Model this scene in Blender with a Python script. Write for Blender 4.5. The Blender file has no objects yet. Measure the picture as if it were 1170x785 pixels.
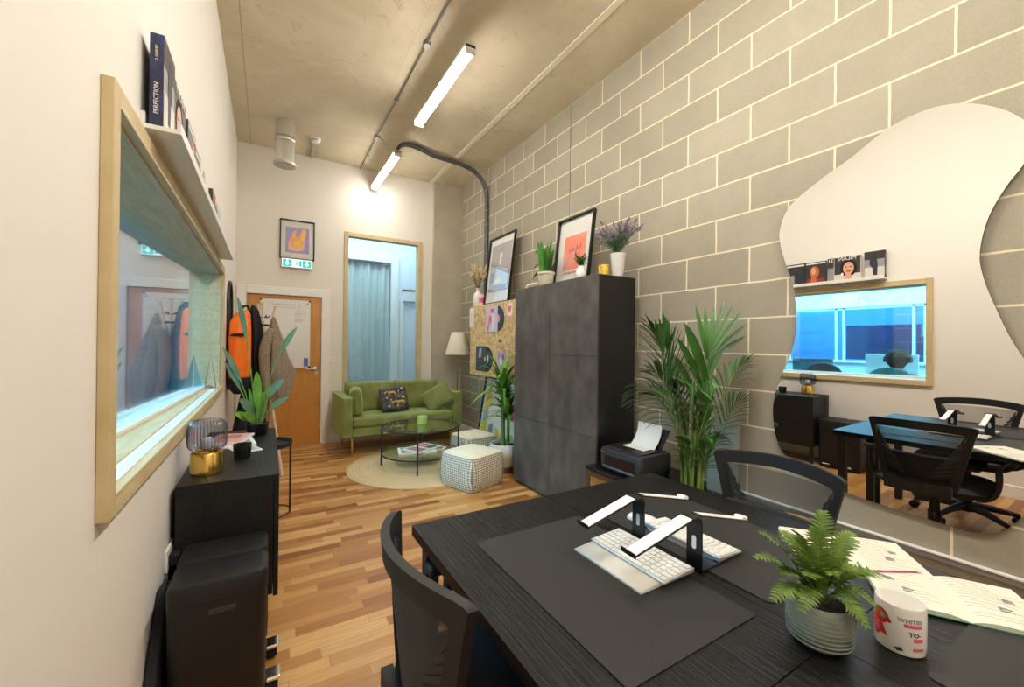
import bpy, bmesh, math, random
from mathutils import Vector, Matrix
R = math.radians
PI = math.pi
random.seed(7)
C = bpy.context.scene.collection

# ------------------------------------------------------------------ materials
def mat(name, col=(.8, .8, .8), rough=.5, metal=0., spec=.5, coat=0., emis=None, estr=0., alpha=1., trans=0.,
        noise=None, bump=None, sheen=0.):
    m = bpy.data.materials.new(name)
    m.use_nodes = True
    nt = m.node_tree
    b = nt.nodes['Principled BSDF']
    b.inputs['Base Color'].default_value = (*col, 1)
    b.inputs['Roughness'].default_value = rough
    b.inputs['Metallic'].default_value = metal
    b.inputs['Specular IOR Level'].default_value = spec
    b.inputs['Coat Weight'].default_value = coat
    b.inputs['Coat Roughness'].default_value = .05
    b.inputs['Alpha'].default_value = alpha
    b.inputs['Transmission Weight'].default_value = trans
    b.inputs['Sheen Weight'].default_value = sheen
    if emis:
        b.inputs['Emission Color'].default_value = (*emis, 1)
        b.inputs['Emission Strength'].default_value = estr
    if noise or bump:
        tc = nt.nodes.new('ShaderNodeTexCoord')
    if noise:            # (scale, (colour2), sharpness lo, hi, stretch)
        sc, c2, lo, hi = noise[:4]
        st = noise[4] if len(noise) > 4 else (1, 1, 1)
        mp = nt.nodes.new('ShaderNodeMapping'); mp.inputs['Scale'].default_value = st
        n = nt.nodes.new('ShaderNodeTexNoise'); n.inputs['Scale'].default_value = sc; n.inputs['Detail'].default_value = 4
        r = nt.nodes.new('ShaderNodeValToRGB')
        r.color_ramp.elements[0].position = lo; r.color_ramp.elements[1].position = hi
        r.color_ramp.elements[0].color = (*col, 1); r.color_ramp.elements[1].color = (*c2, 1)
        nt.links.new(tc.outputs['Object'], mp.inputs[0]); nt.links.new(mp.outputs[0], n.inputs['Vector'])
        nt.links.new(n.outputs['Fac'], r.inputs[0]); nt.links.new(r.outputs[0], b.inputs['Base Color'])
    if bump:             # (scale, strength, stretch)
        st = bump[2] if len(bump) > 2 else (1, 1, 1)
        mp = nt.nodes.new('ShaderNodeMapping'); mp.inputs['Scale'].default_value = st
        n = nt.nodes.new('ShaderNodeTexNoise'); n.inputs['Scale'].default_value = bump[0]; n.inputs['Detail'].default_value = 3
        bp = nt.nodes.new('ShaderNodeBump'); bp.inputs['Strength'].default_value = bump[1]; bp.inputs['Distance'].default_value = .004
        nt.links.new(tc.outputs['Object'], mp.inputs[0]); nt.links.new(mp.outputs[0], n.inputs['Vector'])
        nt.links.new(n.outputs['Fac'], bp.inputs['Height']); nt.links.new(bp.outputs[0], b.inputs['Normal'])
    return m

def N(nt, kind, **kw):
    n = nt.nodes.new(kind)
    for k, v in kw.items():
        if k in n.inputs: n.inputs[k].default_value = v
        else: setattr(n, k, v)
    return n

def math_node(nt, op, a, b=None, c=None):
    n = nt.nodes.new('ShaderNodeMath'); n.operation = op
    for i, v in enumerate((a, b, c)):
        if v is None: continue
        if isinstance(v, (int, float)): n.inputs[i].default_value = v
        else: nt.links.new(v, n.inputs[i])
    return n.outputs[0]

def glass_mat(name, tint=(1, 1, 1), rough=0.0, gloss=1.0, ior=1.5, gain=1.0):
    m = bpy.data.materials.new(name); m.use_nodes = True
    nt = m.node_tree; nt.nodes.clear()
    o = nt.nodes.new('ShaderNodeOutputMaterial')
    t = N(nt, 'ShaderNodeBsdfTransparent'); t.inputs[0].default_value = (*tint, 1)
    g = N(nt, 'ShaderNodeBsdfGlossy'); g.inputs['Roughness'].default_value = rough
    g.inputs['Color'].default_value = (gloss, gloss, gloss, 1)
    f = N(nt, 'ShaderNodeFresnel'); f.inputs['IOR'].default_value = 1.5
    ge = nt.nodes.new('ShaderNodeNewGeometry')     # same reflectance from either side of the pane
    nt.links.new(math_node(nt, 'SUBTRACT', ior, math_node(nt, 'MULTIPLY', ge.outputs['Backfacing'], ior - 1 / ior)), f.inputs['IOR'])
    mx = nt.nodes.new('ShaderNodeMixShader')
    nt.links.new(f.outputs[0] if gain == 1 else math_node(nt, 'MINIMUM', math_node(nt, 'SUBTRACT', math_node(nt, 'MULTIPLY', f.outputs[0], gain), (gain - 1) * .14), .97), mx.inputs[0]); nt.links.new(t.outputs[0], mx.inputs[1]); nt.links.new(g.outputs[0], mx.inputs[2])
    nt.links.new(mx.outputs[0], o.inputs[0])
    return m

def block_mat():
    """grey concrete block work, 440 x 215 with 10 mm pale joints"""
    m = bpy.data.materials.new('concrete_block'); m.use_nodes = True
    nt = m.node_tree; b = nt.nodes['Principled BSDF']; L = nt.links.new
    tc = N(nt, 'ShaderNodeTexCoord'); sp = nt.nodes.new('ShaderNodeSeparateXYZ'); L(tc.outputs['Object'], sp.inputs[0])
    wob = N(nt, 'ShaderNodeTexNoise', Scale=9.0, Detail=2.0); L(tc.outputs['Object'], wob.inputs['Vector'])
    w = math_node(nt, 'MULTIPLY', math_node(nt, 'SUBTRACT', wob.outputs['Fac'], .5), .007)
    u = math_node(nt, 'ADD', math_node(nt, 'ADD', math_node(nt, 'ADD', sp.outputs['Y'], sp.outputs['X']), -1.458 + 45 - 2.61), w)
    v = math_node(nt, 'ADD', math_node(nt, 'ADD', sp.outputs['Z'], 9 - .1876 + .006), w)
    cb = nt.nodes.new('ShaderNodeCombineXYZ'); L(u, cb.inputs[0]); L(v, cb.inputs[1])
    br = nt.nodes.new('ShaderNodeTexBrick')
    br.offset = .5; br.offset_frequency = 2; br.squash = 1
    br.inputs['Scale'].default_value = 1; br.inputs['Mortar Size'].default_value = .0055; br.inputs['Mortar Smooth'].default_value = .15
    br.inputs['Brick Width'].default_value = .45; br.inputs['Row Height'].default_value = .225; br.inputs['Bias'].default_value = 0
    br.inputs['Color1'].default_value = (.315, .288, .222, 1); br.inputs['Color2'].default_value = (.37, .34, .265, 1)
    br.inputs['Mortar'].default_value = (.74, .66, .47, 1)
    L(cb.outputs[0], br.inputs['Vector'])
    big = N(nt, 'ShaderNodeTexNoise', Scale=2.2, Detail=5.0, Roughness=.7); L(tc.outputs['Object'], big.inputs['Vector'])
    fine = N(nt, 'ShaderNodeTexNoise', Scale=160.0, Detail=3.0, Roughness=.8); L(tc.outputs['Object'], fine.inputs['Vector'])
    s = math_node(nt, 'ADD', math_node(nt, 'MULTIPLY', big.outputs['Fac'], .35), math_node(nt, 'MULTIPLY', fine.outputs['Fac'], .45))
    s = math_node(nt, 'ADD', s, .6)
    mx = nt.nodes.new('ShaderNodeVectorMath'); mx.operation = 'SCALE'
    L(br.outputs['Color'], mx.inputs[0]); L(s, mx.inputs['Scale'])
    # pale scuffs
    sc = N(nt, 'ShaderNodeTexNoise', Scale=5.0, Detail=8.0, Roughness=.85); L(tc.outputs['Object'], sc.inputs['Vector'])
    rp = nt.nodes.new('ShaderNodeValToRGB'); rp.color_ramp.elements[0].position = .66; rp.color_ramp.elements[1].position = .8
    rp.color_ramp.elements[1].color = (.35, .35, .35, 1)
    L(sc.outputs['Fac'], rp.inputs[0])
    mm = nt.nodes.new('ShaderNodeMix'); mm.data_type = 'RGBA'
    L(rp.outputs[0], mm.inputs['Factor']); L(mx.outputs[0], mm.inputs['A']); mm.inputs['B'].default_value = (.6, .57, .48, 1)
    L(mm.outputs['Result'], b.inputs['Base Color'])
    b.inputs['Roughness'].default_value = .85
    h = math_node(nt, 'ADD', math_node(nt, 'MULTIPLY', br.outputs['Fac'], .8), math_node(nt, 'MULTIPLY', fine.outputs['Fac'], .35))
    bp = nt.nodes.new('ShaderNodeBump'); bp.inputs['Strength'].default_value = .35; bp.inputs['Distance'].default_value = .004; bp.invert = False
    L(h, bp.inputs['Height']); L(bp.outputs[0], b.inputs['Normal'])
    return m

def floor_mat():
    """three-strip timber laminate, strips across the room"""
    m = bpy.data.materials.new('timber_strip_floor'); m.use_nodes = True
    nt = m.node_tree; b = nt.nodes['Principled BSDF']; L = nt.links.new
    tc = N(nt, 'ShaderNodeTexCoord'); sp = nt.nodes.new('ShaderNodeSeparateXYZ'); L(tc.outputs['Object'], sp.inputs[0])
    rowf = math_node(nt, 'DIVIDE', sp.outputs['Y'], .066)
    row = math_node(nt, 'FLOOR', rowf)
    wn = nt.nodes.new('ShaderNodeTexWhiteNoise'); wn.noise_dimensions = '1D'; L(row, wn.inputs['W'])
    xo = math_node(nt, 'ADD', math_node(nt, 'DIVIDE', sp.outputs['X'], .42), math_node(nt, 'MULTIPLY', wn.outputs['Value'], 7.3))
    col = math_node(nt, 'FLOOR', xo)
    cb = nt.nodes.new('ShaderNodeCombineXYZ'); L(row, cb.inputs[0]); L(col, cb.inputs[1])
    w2 = nt.nodes.new('ShaderNodeTexWhiteNoise'); w2.noise_dimensions = '2D'; L(cb.outputs[0], w2.inputs['Vector'])
    rp = nt.nodes.new('ShaderNodeValToRGB')
    cr = rp.color_ramp
    cr.elements[0].position = 0; cr.elements[0].color = (.26, .095, .022, 1)
    cr.elements[1].position = 1; cr.elements[1].color = (.62, .38, .15, 1)
    for p_, c_ in ((.18, (.36, .15, .038, 1)), (.45, (.45, .215, .060, 1)), (.75, (.54, .29, .095, 1))):
        e = cr.elements.new(p_); e.color = c_
    L(w2.outputs['Value'], rp.inputs[0])
    # grain
    mp = nt.nodes.new('ShaderNodeMapping'); mp.inputs['Scale'].default_value = (3, 60, 1); L(tc.outputs['Object'], mp.inputs[0])
    ad = nt.nodes.new('ShaderNodeVectorMath'); ad.operation = 'ADD'; L(mp.outputs[0], ad.inputs[0])
    sc = nt.nodes.new('ShaderNodeVectorMath'); sc.operation = 'SCALE'; L(cb.outputs[0], sc.inputs[0]); sc.inputs['Scale'].default_value = 3.7
    L(sc.outputs[0], ad.inputs[1])
    g = N(nt, 'ShaderNodeTexNoise', Scale=1.6, Detail=5.0, Distortion=.6); L(ad.outputs[0], g.inputs['Vector'])
    gs = math_node(nt, 'ADD', math_node(nt, 'MULTIPLY', g.outputs['Fac'], .7), .66)
    # joint lines
    fy = math_node(nt, 'FRACT', rowf); fx = math_node(nt, 'FRACT', xo)
    ly = math_node(nt, 'LESS_THAN', fy, .035); lx = math_node(nt, 'LESS_THAN', fx, .006)
    ln = math_node(nt, 'SUBTRACT', 1, math_node(nt, 'MULTIPLY', math_node(nt, 'MAXIMUM', ly, lx), .35))
    mx = nt.nodes.new('ShaderNodeVectorMath'); mx.operation = 'SCALE'; L(rp.outputs[0], mx.inputs[0]); L(math_node(nt, 'MULTIPLY', gs, ln), mx.inputs['Scale'])
    L(mx.outputs[0], b.inputs['Base Color'])
    b.inputs['Roughness'].default_value = .33
    b.inputs['Specular IOR Level'].default_value = .5
    return m

def ceiling_mat():
    m = bpy.data.materials.new('board_marked_concrete'); m.use_nodes = True
    nt = m.node_tree; b = nt.nodes['Principled BSDF']; L = nt.links.new
    tc = N(nt, 'ShaderNodeTexCoord'); sp = nt.nodes.new('ShaderNodeSeparateXYZ'); L(tc.outputs['Object'], sp.inputs[0])
    a = N(nt, 'ShaderNodeTexNoise', Scale=1.3, Detail=6.0, Roughness=.6, Distortion=.8); L(tc.outputs['Object'], a.inputs['Vector'])
    rp = nt.nodes.new('ShaderNodeValToRGB')
    rp.color_ramp.elements[0].position = .3; rp.color_ramp.elements[0].color = (.55, .48, .35, 1)
    rp.color_ramp.elements[1].position = .72; rp.color_ramp.elements[1].color = (.72, .64, .485, 1)
    L(a.outputs['Fac'], rp.inputs[0])
    c = N(nt, 'ShaderNodeTexNoise', Scale=5.0, Detail=9.0, Roughness=.8, Distortion=1.8); L(tc.outputs['Object'], c.inputs['Vector'])
    r2 = nt.nodes.new('ShaderNodeValToRGB')
    r2.color_ramp.elements[0].position = .56; r2.color_ramp.elements[0].color = (0, 0, 0, 1)
    r2.color_ramp.elements[1].position = .66; r2.color_ramp.elements[1].color = (.6, .6, .6, 1)
    L(c.outputs['Fac'], r2.inputs[0])
    mx = nt.nodes.new('ShaderNodeMix'); mx.data_type = 'RGBA'; L(r2.outputs[0], mx.inputs['Factor'])
    L(rp.outputs[0], mx.inputs['A']); mx.inputs['B'].default_value = (.47, .32, .18, 1)
    # shuttering joint lines
    def line(sock, pos, wdt):
        return math_node(nt, 'LESS_THAN', math_node(nt, 'ABSOLUTE', math_node(nt, 'SUBTRACT', sock, pos)), wdt)
    ln = line(sp.outputs['X'], -.2, .004)
    for s_, p_ in (('X', .98), ('Y', 3.9), ('Y', 1.5)):
        ln = math_node(nt, 'MAXIMUM', ln, math_node(nt, 'MULTIPLY', line(sp.outputs[s_], p_, .003), .35))
    dk = math_node(nt, 'SUBTRACT', 1, math_node(nt, 'MULTIPLY', ln, .35))
    ms = nt.nodes.new('ShaderNodeVectorMath'); ms.operation = 'SCALE'; L(mx.outputs['Result'], ms.inputs[0]); L(dk, ms.inputs['Scale'])
    L(ms.outputs[0], b.inputs['Base Color'])
    b.inputs['Roughness'].default_value = .75
    bp = nt.nodes.new('ShaderNodeBump'); bp.inputs['Strength'].default_value = .25; bp.inputs['Distance'].default_value = .01
    L(c.outputs['Fac'], bp.inputs['Height']); L(bp.outputs[0], b.inputs['Normal'])
    return m

def weave_mat(name, c1, c2, scale=90, thr=.5):
    """diagonal chequer weave"""
    m = bpy.data.materials.new(name); m.use_nodes = True
    nt = m.node_tree; b = nt.nodes['Principled BSDF']; L = nt.links.new
    tc = N(nt, 'ShaderNodeTexCoord'); sp = nt.nodes.new('ShaderNodeSeparateXYZ'); L(tc.outputs['Object'], sp.inputs[0])
    xy = math_node(nt, 'ADD', sp.outputs['X'], sp.outputs['Y'])
    xm = math_node(nt, 'SUBTRACT', sp.outputs['X'], sp.outputs['Y'])
    s1 = math_node(nt, 'SINE', math_node(nt, 'MULTIPLY', math_node(nt, 'ADD', xy, sp.outputs['Z']), scale))
    s2 = math_node(nt, 'SINE', math_node(nt, 'MULTIPLY', math_node(nt, 'SUBTRACT', xy, sp.outputs['Z']), scale))
    p = math_node(nt, 'MULTIPLY', s1, s2)
    p2 = math_node(nt, 'ADD', math_node(nt, 'MULTIPLY', p, .5), thr)
    mx = nt.nodes.new('ShaderNodeMix'); mx.data_type = 'RGBA'; mx.clamp_factor = True
    L(math_node(nt, 'MULTIPLY', math_node(nt, 'SUBTRACT', p2, .35), 3.0), mx.inputs['Factor'])
    mx.inputs['A'].default_value = (*c1, 1); mx.inputs['B'].default_value = (*c2, 1)
    L(mx.outputs['Result'], b.inputs['Base Color']); b.inputs['Roughness'].default_value = .9
    bp = nt.nodes.new('ShaderNodeBump'); bp.inputs['Strength'].default_value = .6; bp.inputs['Distance'].default_value = .006
    L(p2, bp.inputs['Height']); L(bp.outputs[0], b.inputs['Normal'])
    return m

def ribbed_glass():
    """smoked glass whose moulded ribs vary its thickness, hence its tint"""
    m = glass_mat('ribbed_smoked_glass', (.6, .6, .68), .03); nt = m.node_tree
    tr = [n for n in nt.nodes if n.type == 'BSDF_TRANSPARENT'][0]
    tc = N(nt, 'ShaderNodeTexCoord'); sp = nt.nodes.new('ShaderNodeSeparateXYZ'); nt.links.new(tc.outputs['Object'], sp.inputs[0])
    a = math_node(nt, 'ARCTAN2', sp.outputs['Y'], sp.outputs['X'])
    s = math_node(nt, 'ADD', math_node(nt, 'MULTIPLY', math_node(nt, 'SINE', math_node(nt, 'MULTIPLY', a, 36)), .5), .5)
    mx = nt.nodes.new('ShaderNodeMix'); mx.data_type = 'RGBA'; nt.links.new(s, mx.inputs['Factor'])
    mx.inputs['A'].default_value = (.42, .42, .50, 1); mx.inputs['B'].default_value = (.86, .87, .93, 1)  # alternating tint imitates light bending in the ribs
    nt.links.new(mx.outputs['Result'], tr.inputs[0])
    return m

def mesh_fabric():
    """woven chair mesh: the weave closes up when seen at a slant"""
    m = mat('chair_mesh', (.03, .03, .032), .8); nt = m.node_tree
    lw = N(nt, 'ShaderNodeLayerWeight', Blend=.35)
    a = math_node(nt, 'MINIMUM', math_node(nt, 'ADD', math_node(nt, 'MULTIPLY', lw.outputs['Facing'], 1.3), .42), 1.0)
    nt.links.new(a, nt.nodes['Principled BSDF'].inputs['Alpha'])
    return m

def rug_mat():
    m = bpy.data.materials.new('braided_jute'); m.use_nodes = True
    nt = m.node_tree; b = nt.nodes['Principled BSDF']; L = nt.links.new
    tc = N(nt, 'ShaderNodeTexCoord')
    ln = nt.nodes.new('ShaderNodeVectorMath'); ln.operation = 'LENGTH'; L(tc.outputs['Object'], ln.inputs[0])
    s = math_node(nt, 'SINE', math_node(nt, 'MULTIPLY', ln.outputs['Value'], 2 * PI / .034))
    band = math_node(nt, 'ADD', math_node(nt, 'MULTIPLY', s, .12), .5)
    wn = nt.nodes.new('ShaderNodeTexWhiteNoise'); wn.noise_dimensions = '1D'
    L(math_node(nt, 'FLOOR', math_node(nt, 'DIVIDE', ln.outputs['Value'], .068)), wn.inputs['W'])
    n = N(nt, 'ShaderNodeTexNoise', Scale=70.0, Detail=2.0); L(tc.outputs['Object'], n.inputs['Vector'])
    f = math_node(nt, 'ADD', math_node(nt, 'ADD', band, math_node(nt, 'MULTIPLY', wn.outputs['Value'], .3)), math_node(nt, 'MULTIPLY', math_node(nt, 'SUBTRACT', n.outputs['Fac'], .5), .7))
    mx = nt.nodes.new('ShaderNodeMix'); mx.data_type = 'RGBA'; mx.clamp_factor = True; L(f, mx.inputs['Factor'])
    mx.inputs['A'].default_value = (.42, .30, .15, 1); mx.inputs['B'].default_value = (.66, .52, .31, 1)
    L(mx.outputs['Result'], b.inputs['Base Color']); b.inputs['Roughness'].default_value = .95
    bp = nt.nodes.new('ShaderNodeBump'); bp.inputs['Strength'].default_value = .7; bp.inputs['Distance'].default_value = .008
    L(band, bp.inputs['Height']); L(bp.outputs[0], b.inputs['Normal'])
    return m

def wood_mat(name, c1, c2, stretch=(1, 1, 1), scale=6, rough=.5, bump=.1, lo=.3, hi=.7):
    m = bpy.data.materials.new(name); m.use_nodes = True
    nt = m.node_tree; b = nt.nodes['Principled BSDF']; L = nt.links.new
    tc = N(nt, 'ShaderNodeTexCoord'); mp = nt.nodes.new('ShaderNodeMapping'); mp.inputs['Scale'].default_value = stretch
    L(tc.outputs['Object'], mp.inputs[0])
    n = N(nt, 'ShaderNodeTexNoise', Scale=float(scale), Detail=6.0, Distortion=.9); L(mp.outputs[0], n.inputs['Vector'])
    rp = nt.nodes.new('ShaderNodeValToRGB'); rp.color_ramp.elements[0].position = lo; rp.color_ramp.elements[1].position = hi
    rp.color_ramp.elements[0].color = (*c1, 1); rp.color_ramp.elements[1].color = (*c2, 1)
    L(n.outputs['Fac'], rp.inputs[0]); L(rp.outputs[0], b.inputs['Base Color']); b.inputs['Roughness'].default_value = rough
    bp = nt.nodes.new('ShaderNodeBump'); bp.inputs['Strength'].default_value = bump; bp.inputs['Distance'].default_value = .003
    L(n.outputs['Fac'], bp.inputs['Height']); L(bp.outputs[0], b.inputs['Normal'])
    return m

def osb_mat():
    m = bpy.data.materials.new('strand_board'); m.use_nodes = True
    nt = m.node_tree; b = nt.nodes['Principled BSDF']; L = nt.links.new
    tc = N(nt, 'ShaderNodeTexCoord')
    v = nt.nodes.new('ShaderNodeTexVoronoi'); v.inputs['Scale'].default_value = 48; v.inputs['Randomness'].default_value = 1
    mp = nt.nodes.new('ShaderNodeMapping'); mp.inputs['Scale'].default_value = (1, .6, .8); mp.inputs['Rotation'].default_value = (.5, .3, .2)
    L(tc.outputs['Object'], mp.inputs[0]); L(mp.outputs[0], v.inputs['Vector'])
    sp = nt.nodes.new('ShaderNodeSeparateColor'); L(v.outputs['Color'], sp.inputs[0])
    rp = nt.nodes.new('ShaderNodeValToRGB'); rp.color_ramp.elements[0].color = (.50, .33, .13, 1); rp.color_ramp.elements[1].color = (.78, .60, .32, 1)
    L(sp.outputs[0], rp.inputs[0]); L(rp.outputs[0], b.inputs['Base Color']); b.inputs['Roughness'].default_value = .7
    return m

def velvet_mat(name, c1, c2):
    m = mat(name, c1, .75, noise=(5, c2, .35, .7), bump=(9, .5), sheen=.5)
    m.node_tree.nodes['Principled BSDF'].inputs['Sheen Tint'].default_value = (.7, .9, .4, 1)
    return m

M = dict(
    wall=mat('warm_white_paint', (.82, .79, .745), .7, bump=(60, .06)),
    wallb=mat('off_white_paint', (.76, .725, .665), .75, bump=(60, .06)),
    block=block_mat(), floor=floor_mat(), ceil=ceiling_mat(),
    concrete=mat('smooth_concrete', (.42, .385, .30), .8, noise=(3, (.50, .46, .36), .35, .7), bump=(40, .2)),
    pine=wood_mat('pine', (.50, .385, .19), (.66, .54, .32), (1, 1, 1), 4, .55, .1),
    pineh=wood_mat('pine_along', (.52, .41, .22), (.68, .57, .36), (8, 1, 8), 4, .55, .1),
    white=mat('white_gloss', (.82, .81, .78), .35),
    whitem=mat('matt_white', (.80, .79, .76), .6),
    dooro=wood_mat('amber_veneer', (.50, .21, .035), (.60, .28, .06), (6, 1, 1), 3, .35, .03),
    black=mat('black_plastic', (.012, .012, .013), .45, bump=(300, .1)),
    blackm=mat('matt_black', (.015, .015, .017), .55),
    blackw=wood_mat('black_stained_wood', (.005, .005, .006), (.015, .015, .015), (26, 1.3, 26), 5, .42, .9, .35, .65),
    desk=wood_mat('black_brown_desk', (.003, .003, .003), (.012, .0115, .011), (30, 1.2, 30), 4, .40, 1.0, .35, .65),
    dmetal=mat('black_metal', (.02, .02, .022), .35, .6),
    grey=mat('grey_plastic', (.10, .10, .105), .5),
    pad=mat('charcoal_felt_leather', (.027, .0265, .026), .5, bump=(250, .25)),
    steel=mat('brushed_steel', (.62, .61, .58), .28, 1),
    galv=mat('galvanised', (.55, .55, .52), .4, .8),
    chrome=mat('chrome', (.85, .86, .88), .12, 1),
    alu=mat('silver_aluminium', (.78, .78, .79), .3, .7),
    brass=mat('polished_brass', (.75, .50, .13), .18, 1),
    gold=mat('gold_leg', (.70, .43, .10), .25, 1),
    olive=velvet_mat('olive_velvet', (.145, .16, .034), (.235, .255, .068)),
    stone=mat('dark_stone_laminate', (.060, .056, .053), .45, noise=(7, (.135, .122, .108), .34, .78, (1, 1, .7)), bump=(12, .05)),
    osb=osb_mat(),
    glass=glass_mat('clear_glass', (.992, .995, .993)),
    pane=glass_mat('window_glass', (.93, .985, .995), ior=2.2, gain=1.55),
    panec=glass_mat('clear_pane', (.93, .985, 1)),
    smoke=glass_mat('smoked_glass', (.60, .60, .68), .02),
    ribbed=ribbed_glass(),
    table_glass=glass_mat('table_glass', (.93, .965, .94), ior=1.6),
    mirror=mat('mirror_silver', (.93, .93, .91), 0.0, 1),
    leaf=mat('deep_green_leaf', (.035, .13, .02), .42, noise=(6, (.06, .20, .03), .35, .7)),
    leafm=mat('fresh_green_leaf', (.045, .18, .02), .4, noise=(6, (.08, .26, .03), .35, .7)),
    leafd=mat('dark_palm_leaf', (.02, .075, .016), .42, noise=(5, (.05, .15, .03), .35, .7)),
    gmid=mat('conduit_grey', (.30, .30, .29), .4, .5),
    leafb=mat('bright_leaf', (.11, .27, .025), .45, noise=(9, (.20, .40, .05), .35, .7)),
    leafg=mat('grey_green_leaf', (.08, .17, .10), .5, noise=(9, (.14, .26, .15), .35, .7)),
    fern=mat('fern_green', (.06, .125, .012), .5, noise=(30, (.18, .27, .03), .3, .75)),
    stem=mat('green_stem', (.10, .20, .03), .5, noise=(12, (.20, .28, .06), .35, .7)),
    trunk=mat('cane_trunk', (.16, .17, .06), .7, noise=(20, (.26, .22, .10), .35, .7)),
    soil=mat('potting_soil', (.025, .018, .012), .95, bump=(80, 1)),
    rug=rug_mat(),
    pouf=weave_mat('cream_grey_weave', (.26, .25, .21), (.86, .83, .70), 150, .58),
    pouft=mat('cream_weave_top', (.84, .80, .63), .9, noise=(90, (.70, .66, .50), .4, .65), bump=(90, 1)),
    cream=mat('cream_shade', (.80, .76, .62), .8),
    potg=mat('stone_glaze_pot', (.24, .28, .24), .45, noise=(30, (.33, .37, .31), .35, .7)),
    potw=mat('pale_plaster_pot', (.60, .57, .52), .7, noise=(6, (.68, .65, .60), .3, .7)),
    ceramic=mat('white_ceramic', (.82, .80, .76), .2, coat=.4),
    paper=mat('white_paper', (.80, .79, .75), .7),
    paperc=mat('cream_paper', (.72, .69, .58), .7),
    ink=mat('dark_ink', (.03, .03, .05), .6),
    inkg=mat('grey_ink', (.30, .30, .32), .6),
    pink=mat('pink_print', (.80, .13, .24), .6),
    red=mat('red_print', (.65, .05, .03), .5),
    teal=mat('teal_fabric', (.02, .19, .17), .8),
    green=mat('green_cover', (.02, .25, .13), .5),
    orange=mat('orange_nylon', (.95, .20, .01), .45, bump=(14, .6)),
    blackc=mat('black_cloth', (.010, .011, .016), .85, bump=(14, .6)),
    tan=mat('brown_wool', (.235, .18, .125), .95, noise=(60, (.33, .27, .20), .35, .7), bump=(30, .6)),
    skin=mat('skin', (.42, .24, .16), .6),
    hair=mat('black_hair', (.008, .007, .007), .8, bump=(40, 1)),
    lav=mat('lavender', (.22, .16, .24), .8),
    lime=mat('lime_wax', (.42, .56, .14), .5),
    mesh=mesh_fabric(),
    lamp=mat('led_diffuser', (1, 1, 1), .5, emis=(1, .93, .83), estr=66),
    lampf=mat('led_diffuser_far', (1, 1, 1), .5, emis=(1, .93, .83), estr=46),
    lamp_fill=mat('led_diffuser_fill', (1, 1, 1), .5, emis=(1, .93, .83), estr=125),  # stronger than the visible lamps, for the added unseen fill battens
)

for k_, v_ in (('desk', .22), ('pad', .25), ('blackw', .3), ('black', .35)): M[k_].node_tree.nodes['Principled BSDF'].inputs['Specular IOR Level'].default_value = v_

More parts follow.
